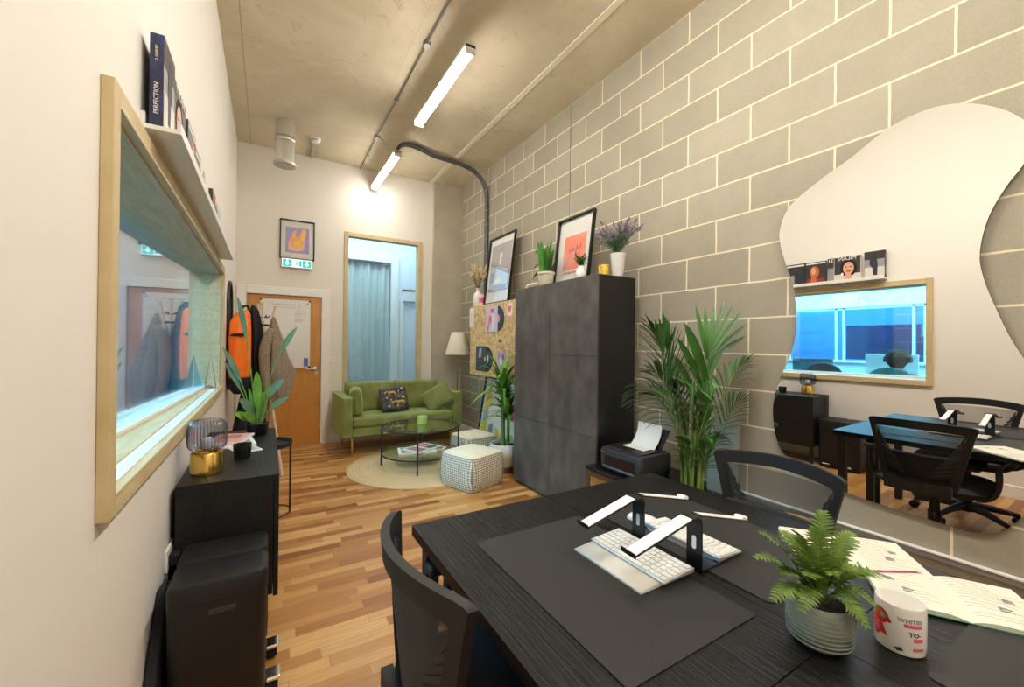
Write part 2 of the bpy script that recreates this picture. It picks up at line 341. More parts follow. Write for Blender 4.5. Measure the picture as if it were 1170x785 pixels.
# ------------------------------------------------------------------ mesh builder
class MB:
    def __init__(s): s.v = []; s.f = []
    def add(s, vs, fs):
        o = len(s.v); s.v += [Vector(p) for p in vs]; s.f += [tuple(i + o for i in f) for f in fs]; return s
    def box(s, x0, x1, y0, y1, z0, z1):
        return s.add([(x0, y0, z0), (x1, y0, z0), (x1, y1, z0), (x0, y1, z0), (x0, y0, z1), (x1, y0, z1), (x1, y1, z1), (x0, y1, z1)],
                     [(0, 3, 2, 1), (4, 5, 6, 7), (0, 1, 5, 4), (1, 2, 6, 5), (2, 3, 7, 6), (3, 0, 4, 7)])
    def obox(s, c, size, m):      # oriented box, m 3x3
        n = len(s.v); x, y, z = [k / 2 for k in size]
        s.box(-x, x, -y, y, -z, z)
        for i in range(n, len(s.v)): s.v[i] = m @ s.v[i] + Vector(c)
        return s
    def rings(s, rs, cap=True, closed=True):
        o = len(s.v); n = len(rs[0])
        for r in rs: s.v += [Vector(p) for p in r]
        for i in range(len(rs) - 1):
            for j in range(n if closed else n - 1):
                a = o + i * n + j; b = o + i * n + (j + 1) % n
                s.f.append((a, b, b + n, a + n))
        if cap and closed:
            s.f.append(tuple(o + j for j in reversed(range(n)))); s.f.append(tuple(o + (len(rs) - 1) * n + j for j in range(n)))
        return s
    def lathe(s, prof, c=(0, 0, 0), n=32, ribs=0, amp=0, cap=True):
        rs = []
        for r, z in prof:
            rs.append([(c[0] + (r * (1 + amp * math.cos(ribs * 2 * PI * j / n)) if ribs else r) * math.cos(2 * PI * j / n),
                        c[1] + (r * (1 + amp * math.cos(ribs * 2 * PI * j / n)) if ribs else r) * math.sin(2 * PI * j / n), c[2] + z) for j in range(n)])
        return s.rings(rs, cap)
    def tube(s, pts, r, n=8):
        pts = [Vector(p) for p in pts]; rs = []
        rad = r if isinstance(r, (list, tuple)) else [r] * len(pts)
        up = None
        for i, p in enumerate(pts):
            d = (pts[min(i + 1, len(pts) - 1)] - pts[max(i - 1, 0)]).normalized()
            if up is None:
                up = Vector((0, 0, 1)) if abs(d.z) < .9 else Vector((1, 0, 0))
            a = d.cross(up).normalized(); b = a.cross(d).normalized(); up = b
            rs.append([p + a * math.cos(2 * PI * k / n) * rad[i] + b * math.sin(2 * PI * k / n) * rad[i] for k in range(n)])
        return s.rings(rs)
    def cyl(s, a, b, r, n=16, r2=None): return s.tube([a, b], [r, r if r2 is None else r2], n)
    def prism(s, pts, d):         # pts 3D planar outline, d thickness vector
        n = len(pts); d = Vector(d); a = [Vector(p) for p in pts]
        return s.add(a + [p + d for p in a], [tuple(reversed(range(n))), tuple(range(n, 2 * n))] + [(i, (i + 1) % n, (i + 1) % n + n, i + n) for i in range(n)])
    def grid(s, fn, nu, nv):
        o = len(s.v)
        for i in range(nu + 1):
            for j in range(nv + 1): s.v.append(Vector(fn(i / nu, j / nv)))
        for i in range(nu):
            for j in range(nv):
                a = o + i * (nv + 1) + j; s.f.append((a, a + nv + 1, a + nv + 2, a + 1))
        return s
    def blade(s, pts, w, up=(0, 0, 1), fold=.25, shape=None):
        """leaf blade along pts; w max width"""
        pts = [Vector(p) for p in pts]; n = len(pts); o = len(s.v)
        up = Vector(up)
        for i, p in enumerate(pts):
            t = i / (n - 1)
            k = shape(t) if shape else math.sin(PI * min(1, t * .9 + .1)) ** .8
            d = (pts[min(i + 1, n - 1)] - pts[max(i - 1, 0)]).normalized()
            side = d.cross(up)
            if side.length < 1e-3: side = Vector((1, 0, 0))
            side.normalize(); nn = side.cross(d).normalized()
            h = w * k * .5
            s.v += [p - side * h + nn * h * fold, p, p + side * h + nn * h * fold]
        for i in range(n - 1):
            a = o + i * 3
            s.f += [(a, a + 1, a + 4, a + 3), (a + 1, a + 2, a + 5, a + 4)]
        return s
    def build(s, name, m, parent=None, smooth=False, bevel=0, seg=2, sub=0, solid=0, loc=None, rot=None):
        me = bpy.data.meshes.new(name); me.from_pydata([tuple(v) for v in s.v], [], s.f); me.update()
        bm = bmesh.new(); bm.from_mesh(me); bmesh.ops.recalc_face_normals(bm, faces=bm.faces); bm.to_mesh(me); bm.free()
        me.materials.append(M[m] if isinstance(m, str) else m)
        o = bpy.data.objects.new(name, me); C.objects.link(o)
        if smooth:
            for p in me.polygons: p.use_smooth = True
            if smooth != 'all': me.set_sharp_from_angle(angle=R(40))
        if parent: o.parent = parent
        if loc: o.location = loc
        if rot: o.rotation_euler = rot
        if solid:
            k = o.modifiers.new('s', 'SOLIDIFY'); k.thickness = solid; k.offset = 0
        if bevel:
            k = o.modifiers.new('b', 'BEVEL'); k.width = bevel; k.segments = seg; k.limit_method = 'ANGLE'
            for p in me.polygons: p.use_smooth = True
            k.harden_normals = True
        if sub:
            k = o.modifiers.new('u', 'SUBSURF'); k.levels = sub; k.render_levels = sub
            for p in me.polygons: p.use_smooth = True
        return o

def B(*a): return MB().box(*a)
def thing(name, label, cat, loc=(0, 0, 0), rz=0, group=None, rx=0, ry=0):
    o = bpy.data.objects.new(name, None); o.empty_display_size = .05; C.objects.link(o)
    o.location = loc; o.rotation_euler = (rx, ry, rz); o['label'] = label; o['category'] = cat
    if group: o['group'] = group
    return o
def tag(o, label, cat, group=None):
    o['label'] = label; o['category'] = cat
    if group: o['group'] = group
    return o
def struct(o): o['kind'] = 'structure'; return o
def dup(root, loc=None, rz=None, label=None, parent=None):
    r = root.copy(); C.objects.link(r)
    if parent is not None: r.parent = parent
    if loc is not None: r.location = loc
    if rz is not None: r.rotation_euler = (root.rotation_euler[0], root.rotation_euler[1], rz)
    if label: r['label'] = label
    for ch in list(root.children): dup(ch, parent=r)
    return r
def text(name, body, size, m, parent, loc=(0, 0, 0), depth=.0006, rot=(PI / 2, 0, 0), align='CENTER', bold=0, squash=1):
    cu = bpy.data.curves.new(name, 'FONT'); cu.body = body; cu.size = size; cu.extrude = depth; cu.align_x = align; cu.align_y = 'CENTER'; cu.offset = bold
    o = bpy.data.objects.new(name, cu); C.objects.link(o)
    dg = bpy.context.evaluated_depsgraph_get(); dg.update()
    me = bpy.data.meshes.new_from_object(o.evaluated_get(dg))
    bpy.data.objects.remove(o)
    me.transform(Matrix.Translation(loc) @ Matrix.Rotation(rot[2], 4, 'Z') @ Matrix.Rotation(rot[1], 4, 'Y') @ Matrix.Rotation(rot[0], 4, 'X') @ Matrix.Diagonal((squash, 1, 1, 1)))
    me.materials.clear(); me.materials.append(M[m])
    t = bpy.data.objects.new(name, me); C.objects.link(t); t.parent = parent
    return t
def patch(name, pts, m, parent, y=0, th=.0008):   # flat print in the local x-z plane facing -y
    return MB().prism([(a, y, b) for a, b in pts], (0, -th, 0)).build(name, m, parent)
def disc(cx, cz, rx, rz, n=20, a0=0, a1=2 * PI):
    return [(cx + rx * math.cos(a0 + (a1 - a0) * k / (n if a1 - a0 > 6.2 else n - 1)), cz + rz * math.sin(a0 + (a1 - a0) * k / (n if a1 - a0 > 6.2 else n - 1))) for k in range(n)]
def rect(x0, x1, z0, z1): return [(x0, z0), (x1, z0), (x1, z1), (x0, z1)]
def bez(p, n=8):
    p = [Vector(q) for q in p]; out = []
    for i in range(n + 1):
        t = i / n; q = list(p)
        while len(q) > 1: q = [q[k].lerp(q[k + 1], t) for k in range(len(q) - 1)]
        out.append(q[0])
    return out
def pillow(mb, w, h, t, n=14, pinch=.06):
    def side(sg):
        def fn(u, v):
            a, b = u * 2 - 1, v * 2 - 1
            k = 1 - pinch * (1 - abs(b) ** 2) * abs(a) ** 4; k2 = 1 - pinch * (1 - abs(a) ** 2) * abs(b) ** 4
            th = t / 2 * ((1 - abs(a) ** 2.6) * (1 - abs(b) ** 2.6)) ** .55
            return (a * w / 2 * k, sg * th, b * h / 2 * k2)
        return fn
    mb.grid(side(-1), n, n); mb.grid(side(1), n, n); return mb
# ================================================================== THE ROOM
XL, XR, YB, YF, ZC = -.34, 2.61, 5.98, -1.7, 3.78
GX = -.49                                  # glass plane of the side window
struct(B(XL - .3, XR + .2, YF - .1, YB + .15, -.1, 0).build('floor', 'floor'))
struct(B(XL - .3, XR + .2, YF - .1, YB + .15, ZC, ZC + .15).build('ceiling', 'ceil'))
WY0, WY1, WZ0, WZ1 = 1.35, 4.20, .965, 1.925     # side window opening
w = MB(); a, b = XL - .26, XL
w.box(a, b, YF, WY0, 0, ZC).box(a, b, WY1, YB, 0, ZC).box(a, b, WY0, WY1, 0, WZ0).box(a, b, WY0, WY1, WZ1, ZC)
struct(w.build('wall_left', 'wall'))
# back wall with door and tall window openings
DX0, DX1, DZ = -.225, .615, 1.945
BX0, BX1, BZ0, BZ1 = .93, 1.93, .40, 2.82
w = MB(); a, b = YB, YB + .15
w.box(XL - .26, DX0, a, b, 0, ZC).box(DX0, DX1, a, b, DZ, ZC).box(DX1, BX0, a, b, 0, ZC)
w.box(BX0, BX1, a, b, 0, BZ0).box(BX0, BX1, a, b, BZ1, ZC).box(BX1, 2.14, a, b, 0, ZC)
struct(w.build('wall_back', 'wallb'))
w = B(2.14, XR, YB - .06, YB + .15, 0, ZC)
struct(w.build('wall_pier', 'concrete'))
struct(B(XR, XR + .2, YF, YB + .15, 0, ZC).build('wall_right', 'block'))
struct(B(XL - .26, XR + .2, YF - .1, YF, 0, ZC).build('wall_front', 'wall'))
struct(B(XR - .0015, XR + .01, 3.258, 3.266, 1.9, ZC).build('trim_1', 'blackm'))      # movement joint
struct(MB().box(2.075, 2.13, YF, YB, ZC - .006, ZC + .01).build('trim_2', 'cream'))   # pale sealant strip
bb = MB().box(XR - .018, XR, 4.0, YB - .06, 0, .11).box(XR - .018, XR, YF, 1.3, 0, .11)
struct(bb.build('baseboard_right', 'white', bevel=.004))
struct(B(XL, XL + .016, YF, YB, 0, .11).build('baseboard_left', 'white', bevel=.004))
struct(MB().box(.70, 2.14, YB - .016, YB, 0, .11).build('baseboard_back', 'white', bevel=.004))
# door, architrave, handle
d = struct(B(DX0 + .005, DX1 - .005, YB + .01, YB + .05, .004, DZ - .005).build('door_1', 'dooro', bevel=.002))
h = MB().cyl((.545, YB + .012, 1.005), (.545, YB - .045, 1.005), .009).tube([(.553, YB - .045, 1.005), (.50, YB - .047, 1.005), (.43, YB - .045, 1.003)], .009)
h.cyl((.545, YB + .012, 1.005), (.545, YB + .002, 1.005), .026)
h.build('door_handle', 'steel', d, smooth=True)
MB().cyl((.56, YB + .012, .945), (.56, YB + .002, .945), .024).build('thumb_turn', 'steel', d, smooth=True)
for z in (.25, 1.0, 1.7):
    MB().cyl((.612, YB + .005, z - .04), (.612, YB + .005, z + .04), .006).build('hinge', 'steel', d, smooth=True)
t = MB().box(DX0 - .10, DX0, YB - .02, YB + .002, 0, DZ + .10).box(DX1, DX1 + .10, YB - .02, YB + .002, 0, DZ + .10).box(DX0, DX1, YB - .02, YB + .002, DZ, DZ + .10)
struct(t.build('trim_3', 'white', bevel=.004))
# ---------------------------------------------------------------- side window: pine frame, sill, glass
def gx(y): return -.437 - .041 * (WY1 - y)          # the glazing stands slightly askew in its opening
def slab(x0, x1, z0, z1, y0=WY0, y1=WY1): return MB().prism([(gx(y0) + x0, y0, z0), (gx(y0) + x1, y0, z0), (gx(y1) + x1, y1, z0), (gx(y1) + x0, y1, z0)], (0, 0, z1 - z0))
w1 = struct(slab(-.004, .004, WZ0, WZ1).build('window_1', 'pane'))
slab(-.024, -.018, WZ0, WZ1).build('outer_pane', 'pane', w1)
f = MB(); y0, y1, z0, z1 = 1.31, 4.245, .92, 1.97; p = .026
f.box(XL, XL + p, y0, WY0 + .008, z0, z1).box(XL, XL + p, WY1 - .008, y1, z0, z1)
f.build('window_frame', 'pine', w1, bevel=.003)
f = MB().box(XL, XL + p, WY0 + .008, WY1 - .008, z0, WZ0 + .008).box(XL, XL + p, WY0 + .008, WY1 - .008, WZ1 - .008, z1)
f.build('window_frame', 'pineh', w1, bevel=.003)
f = MB().box(XL - .045, XL + .001, WY0 - .001, WY1, WZ0 - .001, WZ0 + .012)
f.build('window_sill', 'white', w1, bevel=.002)
slab(-.006, .034, WZ0, WZ0 + .03).build('glazing_bead', 'white', w1, bevel=.002)
f = MB().prism([(gx(WY0) + .034, WY0, WZ0 - .001), (XL - .045, WY0, WZ0 - .001), (XL - .045, WY1, WZ0 - .001), (gx(WY1) + .034, WY1, WZ0 - .001)], (0, 0, .017))
f.build('sill_board', 'pineh', w1, bevel=.002)
f = MB().box(gx(WY0) - .03, XL + .001, WY0 - .001, WY0 + .015, WZ0, WZ1).box(gx(WY1) - .03, XL + .001, WY1 - .015, WY1 + .001, WZ0, WZ1).prism([(gx(WY0) - .03, WY0, WZ1 - .015), (XL + .001, WY0, WZ1 - .015), (XL + .001, WY1, WZ1 - .015), (gx(WY1) - .03, WY1, WZ1 - .015)], (0, 0, .016))
f.build('window_lining', 'pineh', w1, bevel=.002)
# ---------------------------------------------------------------- back window
w2 = struct(B(BX0, BX1, YB + .09, YB + .096, BZ0, BZ1).build('window_2', 'panec'))
f = MB(); q = .045
f.box(BX0 - q, BX0 + .012, YB - .022, YB + .09, BZ0, BZ1 + q).box(BX1 - .012, BX1 + q, YB - .022, YB + .09, BZ0, BZ1 + q)
f.build('window_frame', 'pine', w2, bevel=.003)
MB().box(BX0 + .012, BX1 - .012, YB - .022, YB + .09, BZ1 - .012, BZ1 + q).box(BX0 - q, BX1 + q, YB - .022, YB + .09, BZ0 - q, BZ0 + .012).build('window_frame', 'pineh', w2, bevel=.003)

# ================================================================== CORRIDOR BEHIND THE BACK WINDOW
paint2 = mat('corridor_paint', (.74, .80, .86), .8)
cw = MB().box(-.2, 1.02, 7.35, 7.45, 0, 3.5).box(1.02, 1.90, 7.35, 7.45, 2.78, 3.5).box(1.90, 3.3, 7.35, 7.45, 0, 3.5)
cw.box(3.2, 3.3, YB + .15, 7.35, 0, 3.5).box(-.2, -.1, YB + .15, 7.35, 0, 3.5).box(1.0, 1.95, 8.2, 8.3, 0, 3)
struct(cw.build('wall_corridor', paint2))
struct(B(-.2, 3.3, YB + .15, 8.3, -.1, 0).build('floor_corridor', 'grey'))
struct(B(-.2, 3.3, YB + .15, 8.3, 3.5, 3.6).build('ceiling_corridor', 'whitem'))
t = MB().box(1.87, 2.0, 7.31, 7.36, 0, 2.86).box(.95, 1.87, 7.31, 7.36, 2.76, 2.86)
struct(t.build('trim_4', 'whitem', bevel=.005))
struct(B(2.03, 2.10, 7.32, 7.36, 0, 2.12).build('trim_5', 'whitem', bevel=.004))
def cur(u, v):
    x = 1.03 + .83 * u; z = .06 + 2.69 * v
    return (x, 7.42 + .022 * math.sin(u * 41 + 1.2 * math.sin(v * 3)) + .018 * math.sin(u * 17 + v * 2.1) + .008 * math.sin(v * 9 + u * 5), z)
o = MB().grid(cur, 90, 24).build('door_curtain', mat('grey_blue_cloth', (.46, .55, .54), .9, bump=(200, .2)), smooth='all', solid=.003)
tag(o, 'grey-blue cloth curtain hanging in the doorway seen beyond the tall back window', 'curtain')
t = thing('wall_box', 'pale grey boxed rail on the corridor wall, right side of the back window', 'box', (2.3, 7.35, 2.1))
B(-.22, .6, -.07, 0, 0, .19).build('casing', 'whitem', t, bevel=.004); B(-.23, .62, -.08, 0, .19, .21).build('top_board', 'grey', t)

# ================================================================== NEIGHBOURING OFFICE BEYOND THE SIDE WINDOW
po = mat('office_paint', (.80, .84, .86), .8)
struct(B(-8.6, -.6, -1.0, 6.2, -.1, 0).build('floor_office', 'grey'))
struct(B(-8.6, -.6, -1.0, 6.2, 2.9, 3.0).build('ceiling_office', po))
struct(MB().box(-8.6, -4.1, 6.1, 6.2, 0, 2.9).box(-8.6, -.6, -1.1, -1.0, 0, 2.9).box(-8.7, -8.6, -1, 6.2, 0, 2.9).build('wall_office', po))
struct(B(-4.0, -.6, 6.1, 6.2, 0, 2.9).build('wall_office_end', mat('slate_blue_dimmed', (.10, .17, .22), .8)))  # wall colour darkened so less light shows through the side window
pw = MB().box(-4.1, -4.0, -1, 6.2, 1.94, 2.9).box(-4.1, -4.0, -1, 6.2, 0, .95).box(-4.1, -4.0, -1.0, .9, .95, 1.94).box(-4.1, -4.0, 5.9, 6.2, .95, 1.94)
struct(pw.build('wall_office_partition', po))
w3 = struct(B(-4.053, -4.047, .9, 5.9, .95, 1.94).build('window_3', mat_g := glass_mat('tinted_glass', (.35, .62, .95))))
m_ = MB()
for y in (2.28, 2.42, 3.38, 3.50, 4.30): m_.box(-4.08, -4.02, y - .018, y + .018, .95, 1.94)
m_.box(-4.08, -4.02, .9, 5.9, 1.90, 1.94).box(-4.10, -3.96, .9, 5.9, .93, .97)
m_.build('window_frame', 'whitem', w3)
# far room contents seen through the partition glass
for (x, y, z, sx, sy, sz, m, lab) in ((-6.2, 3.5, .9, .05, 1.25, .75, 'grey', 'wide dark wall screen deep in the far blue room'),
                                 (-5.6, 2.45, .9, .04, .75, .5, 'grey', 'small dark wall screen nearer in the far blue room')):
    t = thing('wall_screen', lab, 'screen', (x, y, z))
    B(-.02, sx, -sy / 2, sy / 2, 0, sz).build('panel', m, t, bevel=.01); B(-.02, sx - .02, -.1, .1, -.9, 0).build('stand', 'blackm', t)
for (x, y, lab) in ((-6.8, 5.2, 'tall pale storage unit at the left of the far blue room'), (-7.2, 2.2, 'tall pale storage unit behind the screens of the far blue room')):
    t = thing('storage_unit', lab, 'cabinet', (x, y, 0))
    B(-.3, .3, -.5, .5, 0, 2.0).build('body', 'whitem', t, bevel=.01)
    for k in range(4): B(.3, .32, -.48, .48, .04 + .49 * k, .50 + .49 * k).build('door', po, t, bevel=.004)
# desks, screens, chairs and a person
t = thing('office_desk', 'long white desk with low divider panels in the neighbouring office', 'desk', (-2.30, 2.8, 0))
B(-.4, .4, -2.3, 2.3, .71, .74).build('tabletop', 'white', t, bevel=.004)
for y in (-2.2, 0, 2.2): B(-.36, .36, y - .02, y + .02, 0, .71).build('leg', 'steel', t)
def screen(x, y, z, w, h, m, lab):
    t = thing('desk_monitor', lab, 'monitor', (x, y, .74))
    B(-.012, .02, -w / 2, w / 2, z - .74, z - .74 + h).build('display', m, t, bevel=.006)
    MB().box(-.05, -.012, -.03, .03, 0.01, z - .74 + h * .6).box(-.12, .10, -.12, .12, 0, .012).build('stand', 'steel', t)
screen(-2.2, 2.17, .79, .56, .37, 'white', 'pale desk monitor in front of the person with headphones')
screen(-2.2, 3.12, .77, .55, .30, mat('dark_teal_back', (.02, .12, .16), .5), 'dark blue desk monitor at the left of the neighbouring office')
screen(-2.2, 1.48, .80, .50, .28, 'grey', 'dark grey desk monitor at the right edge of the side window')
def office_chair2(x, y, m, lab, top):
    t = thing('task_chair', lab, 'chair', (x, y, 0))
    prof = []
    for k in range(21):
        a = PI * k / 20; prof.append((.23 * math.cos(a) * (1 if abs(math.cos(a)) < .9 else .99), top - .26 + .26 * math.sin(a) ** .7))
    pts = [(0, u, v) for u, v in [(.20, .55)] + prof + [(-.20, .55)]]
    MB().prism(pts, (.05, 0, 0)).build('backrest', m, t, bevel=.015)
    B(-.45, -.0, -.23, .23, .43, .51).build('seat', m, t, bevel=.03, seg=3)
    MB().cyl((-.22, 0, .06), (-.22, 0, .43), .03).build('gas_lift', 'blackm', t, smooth=True)
    bs = MB()
    for k in range(5): a = 2 * PI * k / 5; bs.tube([(-.22, 0, .1), (-.22 + .28 * math.cos(a), .28 * math.sin(a), .06)], [.03, .018])
    bs.build('star_base', 'blackm', t)
    for k in range(5):
        a = 2 * PI * k / 5; MB().cyl((-.22 + .28 * math.cos(a), .28 * math.sin(a) - .02, .03), (-.22 + .28 * math.cos(a), .28 * math.sin(a) + .02, .03), .03).build('caster', 'blackm', t)
    return t
office_chair2(-1.05, 1.84, 'teal', 'teal office chair with the headphoned person sitting in it', 1.045)
office_chair2(-1.35, 2.62, 'blackm', 'empty black office chair seen through the middle of the side window', 1.06)
office_chair2(-1.35, 3.25, 'blackm', 'empty black office chair at the left of the neighbouring office', 1.0)
# person: one continuous skinned body, facing -x, hands on the desk
def person(loc):
    V = [(0, 0, .52, .13), (-.01, 0, .70, .12), (-.02, 0, .90, .13), (-.03, 0, 1.01, .085), (-.04, 0, 1.07, .048), (-.065, 0, 1.17, .085), (-.075, 0, 1.24, .08),
         (-.03, .17, .99, .055), (-.06, .23, .77, .042), (-.32, .17, .77, .032), (-.42, .13, .765, .02),
         (-.03, -.17, .99, .055), (-.06, -.23, .77, .042), (-.32, -.17, .77, .032), (-.42, -.13, .765, .02),
         (-.42, .10, .50, .075), (-.46, .11, .08, .05), (-.58, .11, .05, .04),
         (-.42, -.10, .50, .075), (-.46, -.11, .08, .05), (-.58, -.11, .05, .04)]
    E = [(0, 1), (1, 2), (2, 3), (3, 4), (4, 5), (5, 6), (3, 7), (7, 8), (8, 9), (9, 10), (3, 11), (11, 12), (12, 13), (13, 14), (0, 15), (15, 16), (16, 17), (0, 18), (18, 19), (19, 20)]
    for s_, wv in ((1, 10), (-1, 14)):       # five fingers each
        for k, (dx, dy) in enumerate(((-.06, .03), (-.075, .015), (-.078, 0), (-.07, -.013), (-.025, -.04))):
            V.append((V[wv][0] + dx * .55, V[wv][1] + s_ * dy, .768, .008)); V.append((V[wv][0] + dx, V[wv][1] + s_ * dy * 1.1, .758, .007))
            E += [(wv, len(V) - 2), (len(V) - 2, len(V) - 1)]
    me = bpy.data.meshes.new('body'); me.from_pydata([v[:3] for v in V], E, [])
    o = bpy.data.objects.new('person', me); C.objects.link(o)
    sk = o.modifiers.new('skin', 'SKIN'); sk.use_smooth_shade = True
    for i, v in enumerate(V):
        sv = me.skin_vertices[0].data[i]; sv.radius = (v[3], v[3]); sv.use_root = i == 0
    s = o.modifiers.new('s', 'SUBSURF'); s.levels = 2; s.render_levels = 2
    me.materials.append(M['skin']); o.location = loc; o.scale = (1, 1, .94)
    tag(o, 'person with a black hair bun and headphones sitting with their back to the side window', 'person')
    hr = MB().lathe([(.001, -.13), (.06, -.125), (.092, -.07), (.105, 0), (.095, .06), (.06, .098), (.001, .11)], (-.045, 0, 1.225), 24)
    hr.lathe([(.001, -.045), (.035, -.03), (.047, 0), (.035, .03), (.001, .045)], (.055, -.055, 1.25), 16)
    hr.build('hair', 'hair', o, smooth=True)
    top = B(-.13, .13, -.19, .19, .50, 1.0).build('jumper', 'blackc', o, bevel=.08, seg=4)
    hp = MB().tube([(-.065, .115 * math.cos(a), 1.21 + .135 * math.sin(a)) for a in [PI * k / 14 for k in range(15)]], .009)
    for s_ in (1, -1): hp.cyl((-.065, s_ * .09, 1.20), (-.065, s_ * .125, 1.20), .038, 20)
    hp.build('headphones', 'black', o, smooth=True)
    return o
person((-1.22, 1.84, 0))
# ================================================================== CEILING SERVICES
def batten(y0, lab, dm='lamp_fill'):
    t = thing('batten_light', lab, 'ceiling light', (1.262, y0, 3.50), group=None)
    MB().box(-.043, .043, 0, 1.2, .032, .062).build('body', 'white', t, bevel=.006)
    MB().rings([[(.042 * math.cos(a), y, .031 - .036 * math.sin(a)) for a in [PI * k / 14 for k in range(15)]] for y in (.012, 1.188)]).build('diffuser', dm, t, smooth='all')
    for y in (0, 1.188): MB().box(-.044, .044, y, y + .012, -.010, .064).build('end_cap', 'white', t, bevel=.003)
    for y in (.18, 1.02): MB().tube([(0, y, .06), (-.18, y, ZC - 3.50)], .0018, 5).build('hanging_wire', 'steel', t)
    return t
batten(2.76, 'lit white batten light nearest the camera, hanging over the middle of the room', 'lamp')
batten(4.72, 'lit white batten light further away, its near end under the black conduits', 'lampf')
batten(.80, 'added white fill batten light overhead, out of the frame')  # added unseen lamp, fills the room with light
batten(-1.16, 'added white fill batten light behind the camera')  # second added unseen lamp for fill
t = thing('steel_conduit', 'galvanised conduit with round junction boxes running along the ceiling', 'conduit', (1.08, 0, ZC))
MB().cyl((0, YF, -.014), (0, YB, -.014), .008, 10).build('pipe', 'gmid', t, smooth=True)
for y in (-.6, 1.4, 3.2, 4.95):
    MB().cyl((0, y, 0), (0, y, -.034), .031, 20).build('junction_box', 'gmid', t, smooth=True)
for y in (2.3, 4.1, 5.5):
    MB().box(-.022, .022, y - .008, y + .008, -.028, 0).build('saddle', 'galv', t, bevel=.002)
t = thing('extract_duct', 'short silver duct stub dropping from the ceiling with a pale round vent', 'duct', (.145, 5.2, 3.30))
MB().lathe([(.098, .0), (.098, .48)], n=40, cap=False).build('duct', mat('foil_duct', (.72, .73, .70), .22, .85, bump=(9, .5, (1, 1, 6))), t, smooth=True)
MB().lathe([(.100, .26), (.108, .27), (.108, .30), (.100, .31)], n=40, cap=False).build('clamp_ring', 'galv', t, smooth=True)
MB().lathe([(.001, .004), (.072, -.006), (.078, .006), (.10, -.006), (.112, 0), (.112, .03), (.10, .034)], n=40, cap=False).build('vent', 'galv', t, smooth=True)
t = thing('smoke_detector', 'white round smoke detector on the ceiling beside the duct stub', 'smoke detector', (.465, 5.42, ZC))
MB().lathe([(.001, -.05), (.04, -.048), (.055, -.03), (.06, -.012), (.06, 0)], n=28, cap=False).build('body', 'white', t, smooth=True)
MB().lathe([(.0575, -.030), (.0575, -.024)], n=28, cap=False).build('sensor_slot', 'ink', t, smooth=True)
tag(MB().box(-.014, .014, 0, YB - 5.46, -.018, 0).build('cable_trunking', 'galv', None, loc=(.47, 5.46, ZC)), 'thin grey trunking from the smoke detector to the back wall', 'trunking')
# black conduits: from the far light, over the ceiling and down the block wall
for i, (o, lab) in enumerate(((0, 'black flexible conduit, the upper and nearer of the pair curving to the block wall'), (.045, 'black flexible conduit, the lower and farther of the pair curving to the block wall'))):
    pts = bez([(1.28, 4.80 + o, 3.60), (1.33, 4.84 + o, 3.80), (1.60, 4.93 + o, 3.76), (1.80, 4.98 + o, 3.74)], 10)[:-1]
    pts += bez([(1.80, 4.98 + o, 3.74), (2.1, 5.02 + o, 3.745), (2.30, 5.03 + o, 3.75), (2.58, 5.04 + o, 3.76), (2.585, 5.04 + o, 3.45), (2.585, 5.04 + o, 3.3)], 16)
    pts += [(2.585, 5.04 + o, 2.6), (2.585, 5.04 + o, 1.852)]
    c = MB().tube(pts, .018, 10).build('flexible_conduit', 'grey', None, smooth=True)
    tag(c, lab, 'conduit')
    tie = MB()
    for k in range(3, len(pts) - 2, 2):
        a, b_ = Vector(pts[k]), Vector(pts[k + 1]); d = (b_ - a).normalized() * .006
        tie.cyl(a - d * .4, a + d * .4, .0195, 10)
    for z in (3.2, 3.0, 2.8, 2.6, 2.4, 2.2): tie.cyl((2.585, 5.04 + o, z), (2.585, 5.04 + o, z + .006), .0195, 10)
    tie.build('cable_tie', 'gmid', c, smooth=True)

# ================================================================== BACK WALL
t = thing('framed_picture', 'black framed print of an orange and yellow hand shape on lilac, above the exit sign', 'picture', (.32, YB, 2.665))
def frame(t, w, h, fw, dp, m='black', glass=True):
    MB().box(-w / 2, w / 2, -dp, 0, -h / 2, -h / 2 + fw).box(-w / 2, w / 2, -dp, 0, h / 2 - fw, h / 2).box(-w / 2, -w / 2 + fw, -dp, 0, -h / 2 + fw, h / 2 - fw).box(w / 2 - fw, w / 2, -dp, 0, -h / 2 + fw, h / 2 - fw).build('frame', m, t, bevel=.0015)
    B(-w / 2 + fw, w / 2 - fw, -.006, -.003, -h / 2 + fw, h / 2 - fw).build('mount_board', 'paper', t)
    if glass: B(-w / 2 + fw, w / 2 - fw, -.0125, -.011, -h / 2 + fw, h / 2 - fw).build('glazing', 'glass', t)
frame(t, .40, .505, .014, .025)
lil = mat('lilac_print', (.40, .33, .62), .6); yel = mat('yellow_print', (.95, .62, .05), .6); orp = mat('orange_print', (.95, .42, .18), .6); pkp = mat('rose_print', (.93, .50, .42), .6)
patch('print', rect(-.135, .135, -.17, .16), lil, t, -.006)
hand = [(-.10, -.14), (-.105, -.05), (-.07, .03), (-.055, .09), (-.01, .14), (.002, .13), (-.03, .08), (-.03, .03), (-.01, .015), (.02, .03), (.045, .09), (.055, .15), (.09, .15), (.105, .11), (.09, .04), (.085, -.03), (.07, -.13), (.0, -.15)]
patch('print_shape', hand, pkp, t, -.007)
patch('print_shape', [(x * .85 + .005, z * .8 + .03) for x, z in hand], orp, t, -.008)
patch('print_shape', disc(.0, -.055, .045, .045), yel, t, -.009)
patch('print_shape', [(.03, .0), (.05, .09), (.06, .13), (.085, .13), (.09, .07), (.075, .0)], yel, t, -.0091)
patch('print_shape', [(-.055, .02), (-.045, .08), (-.012, .12), (-.035, .07), (-.03, .02)], yel, t, -.0092)
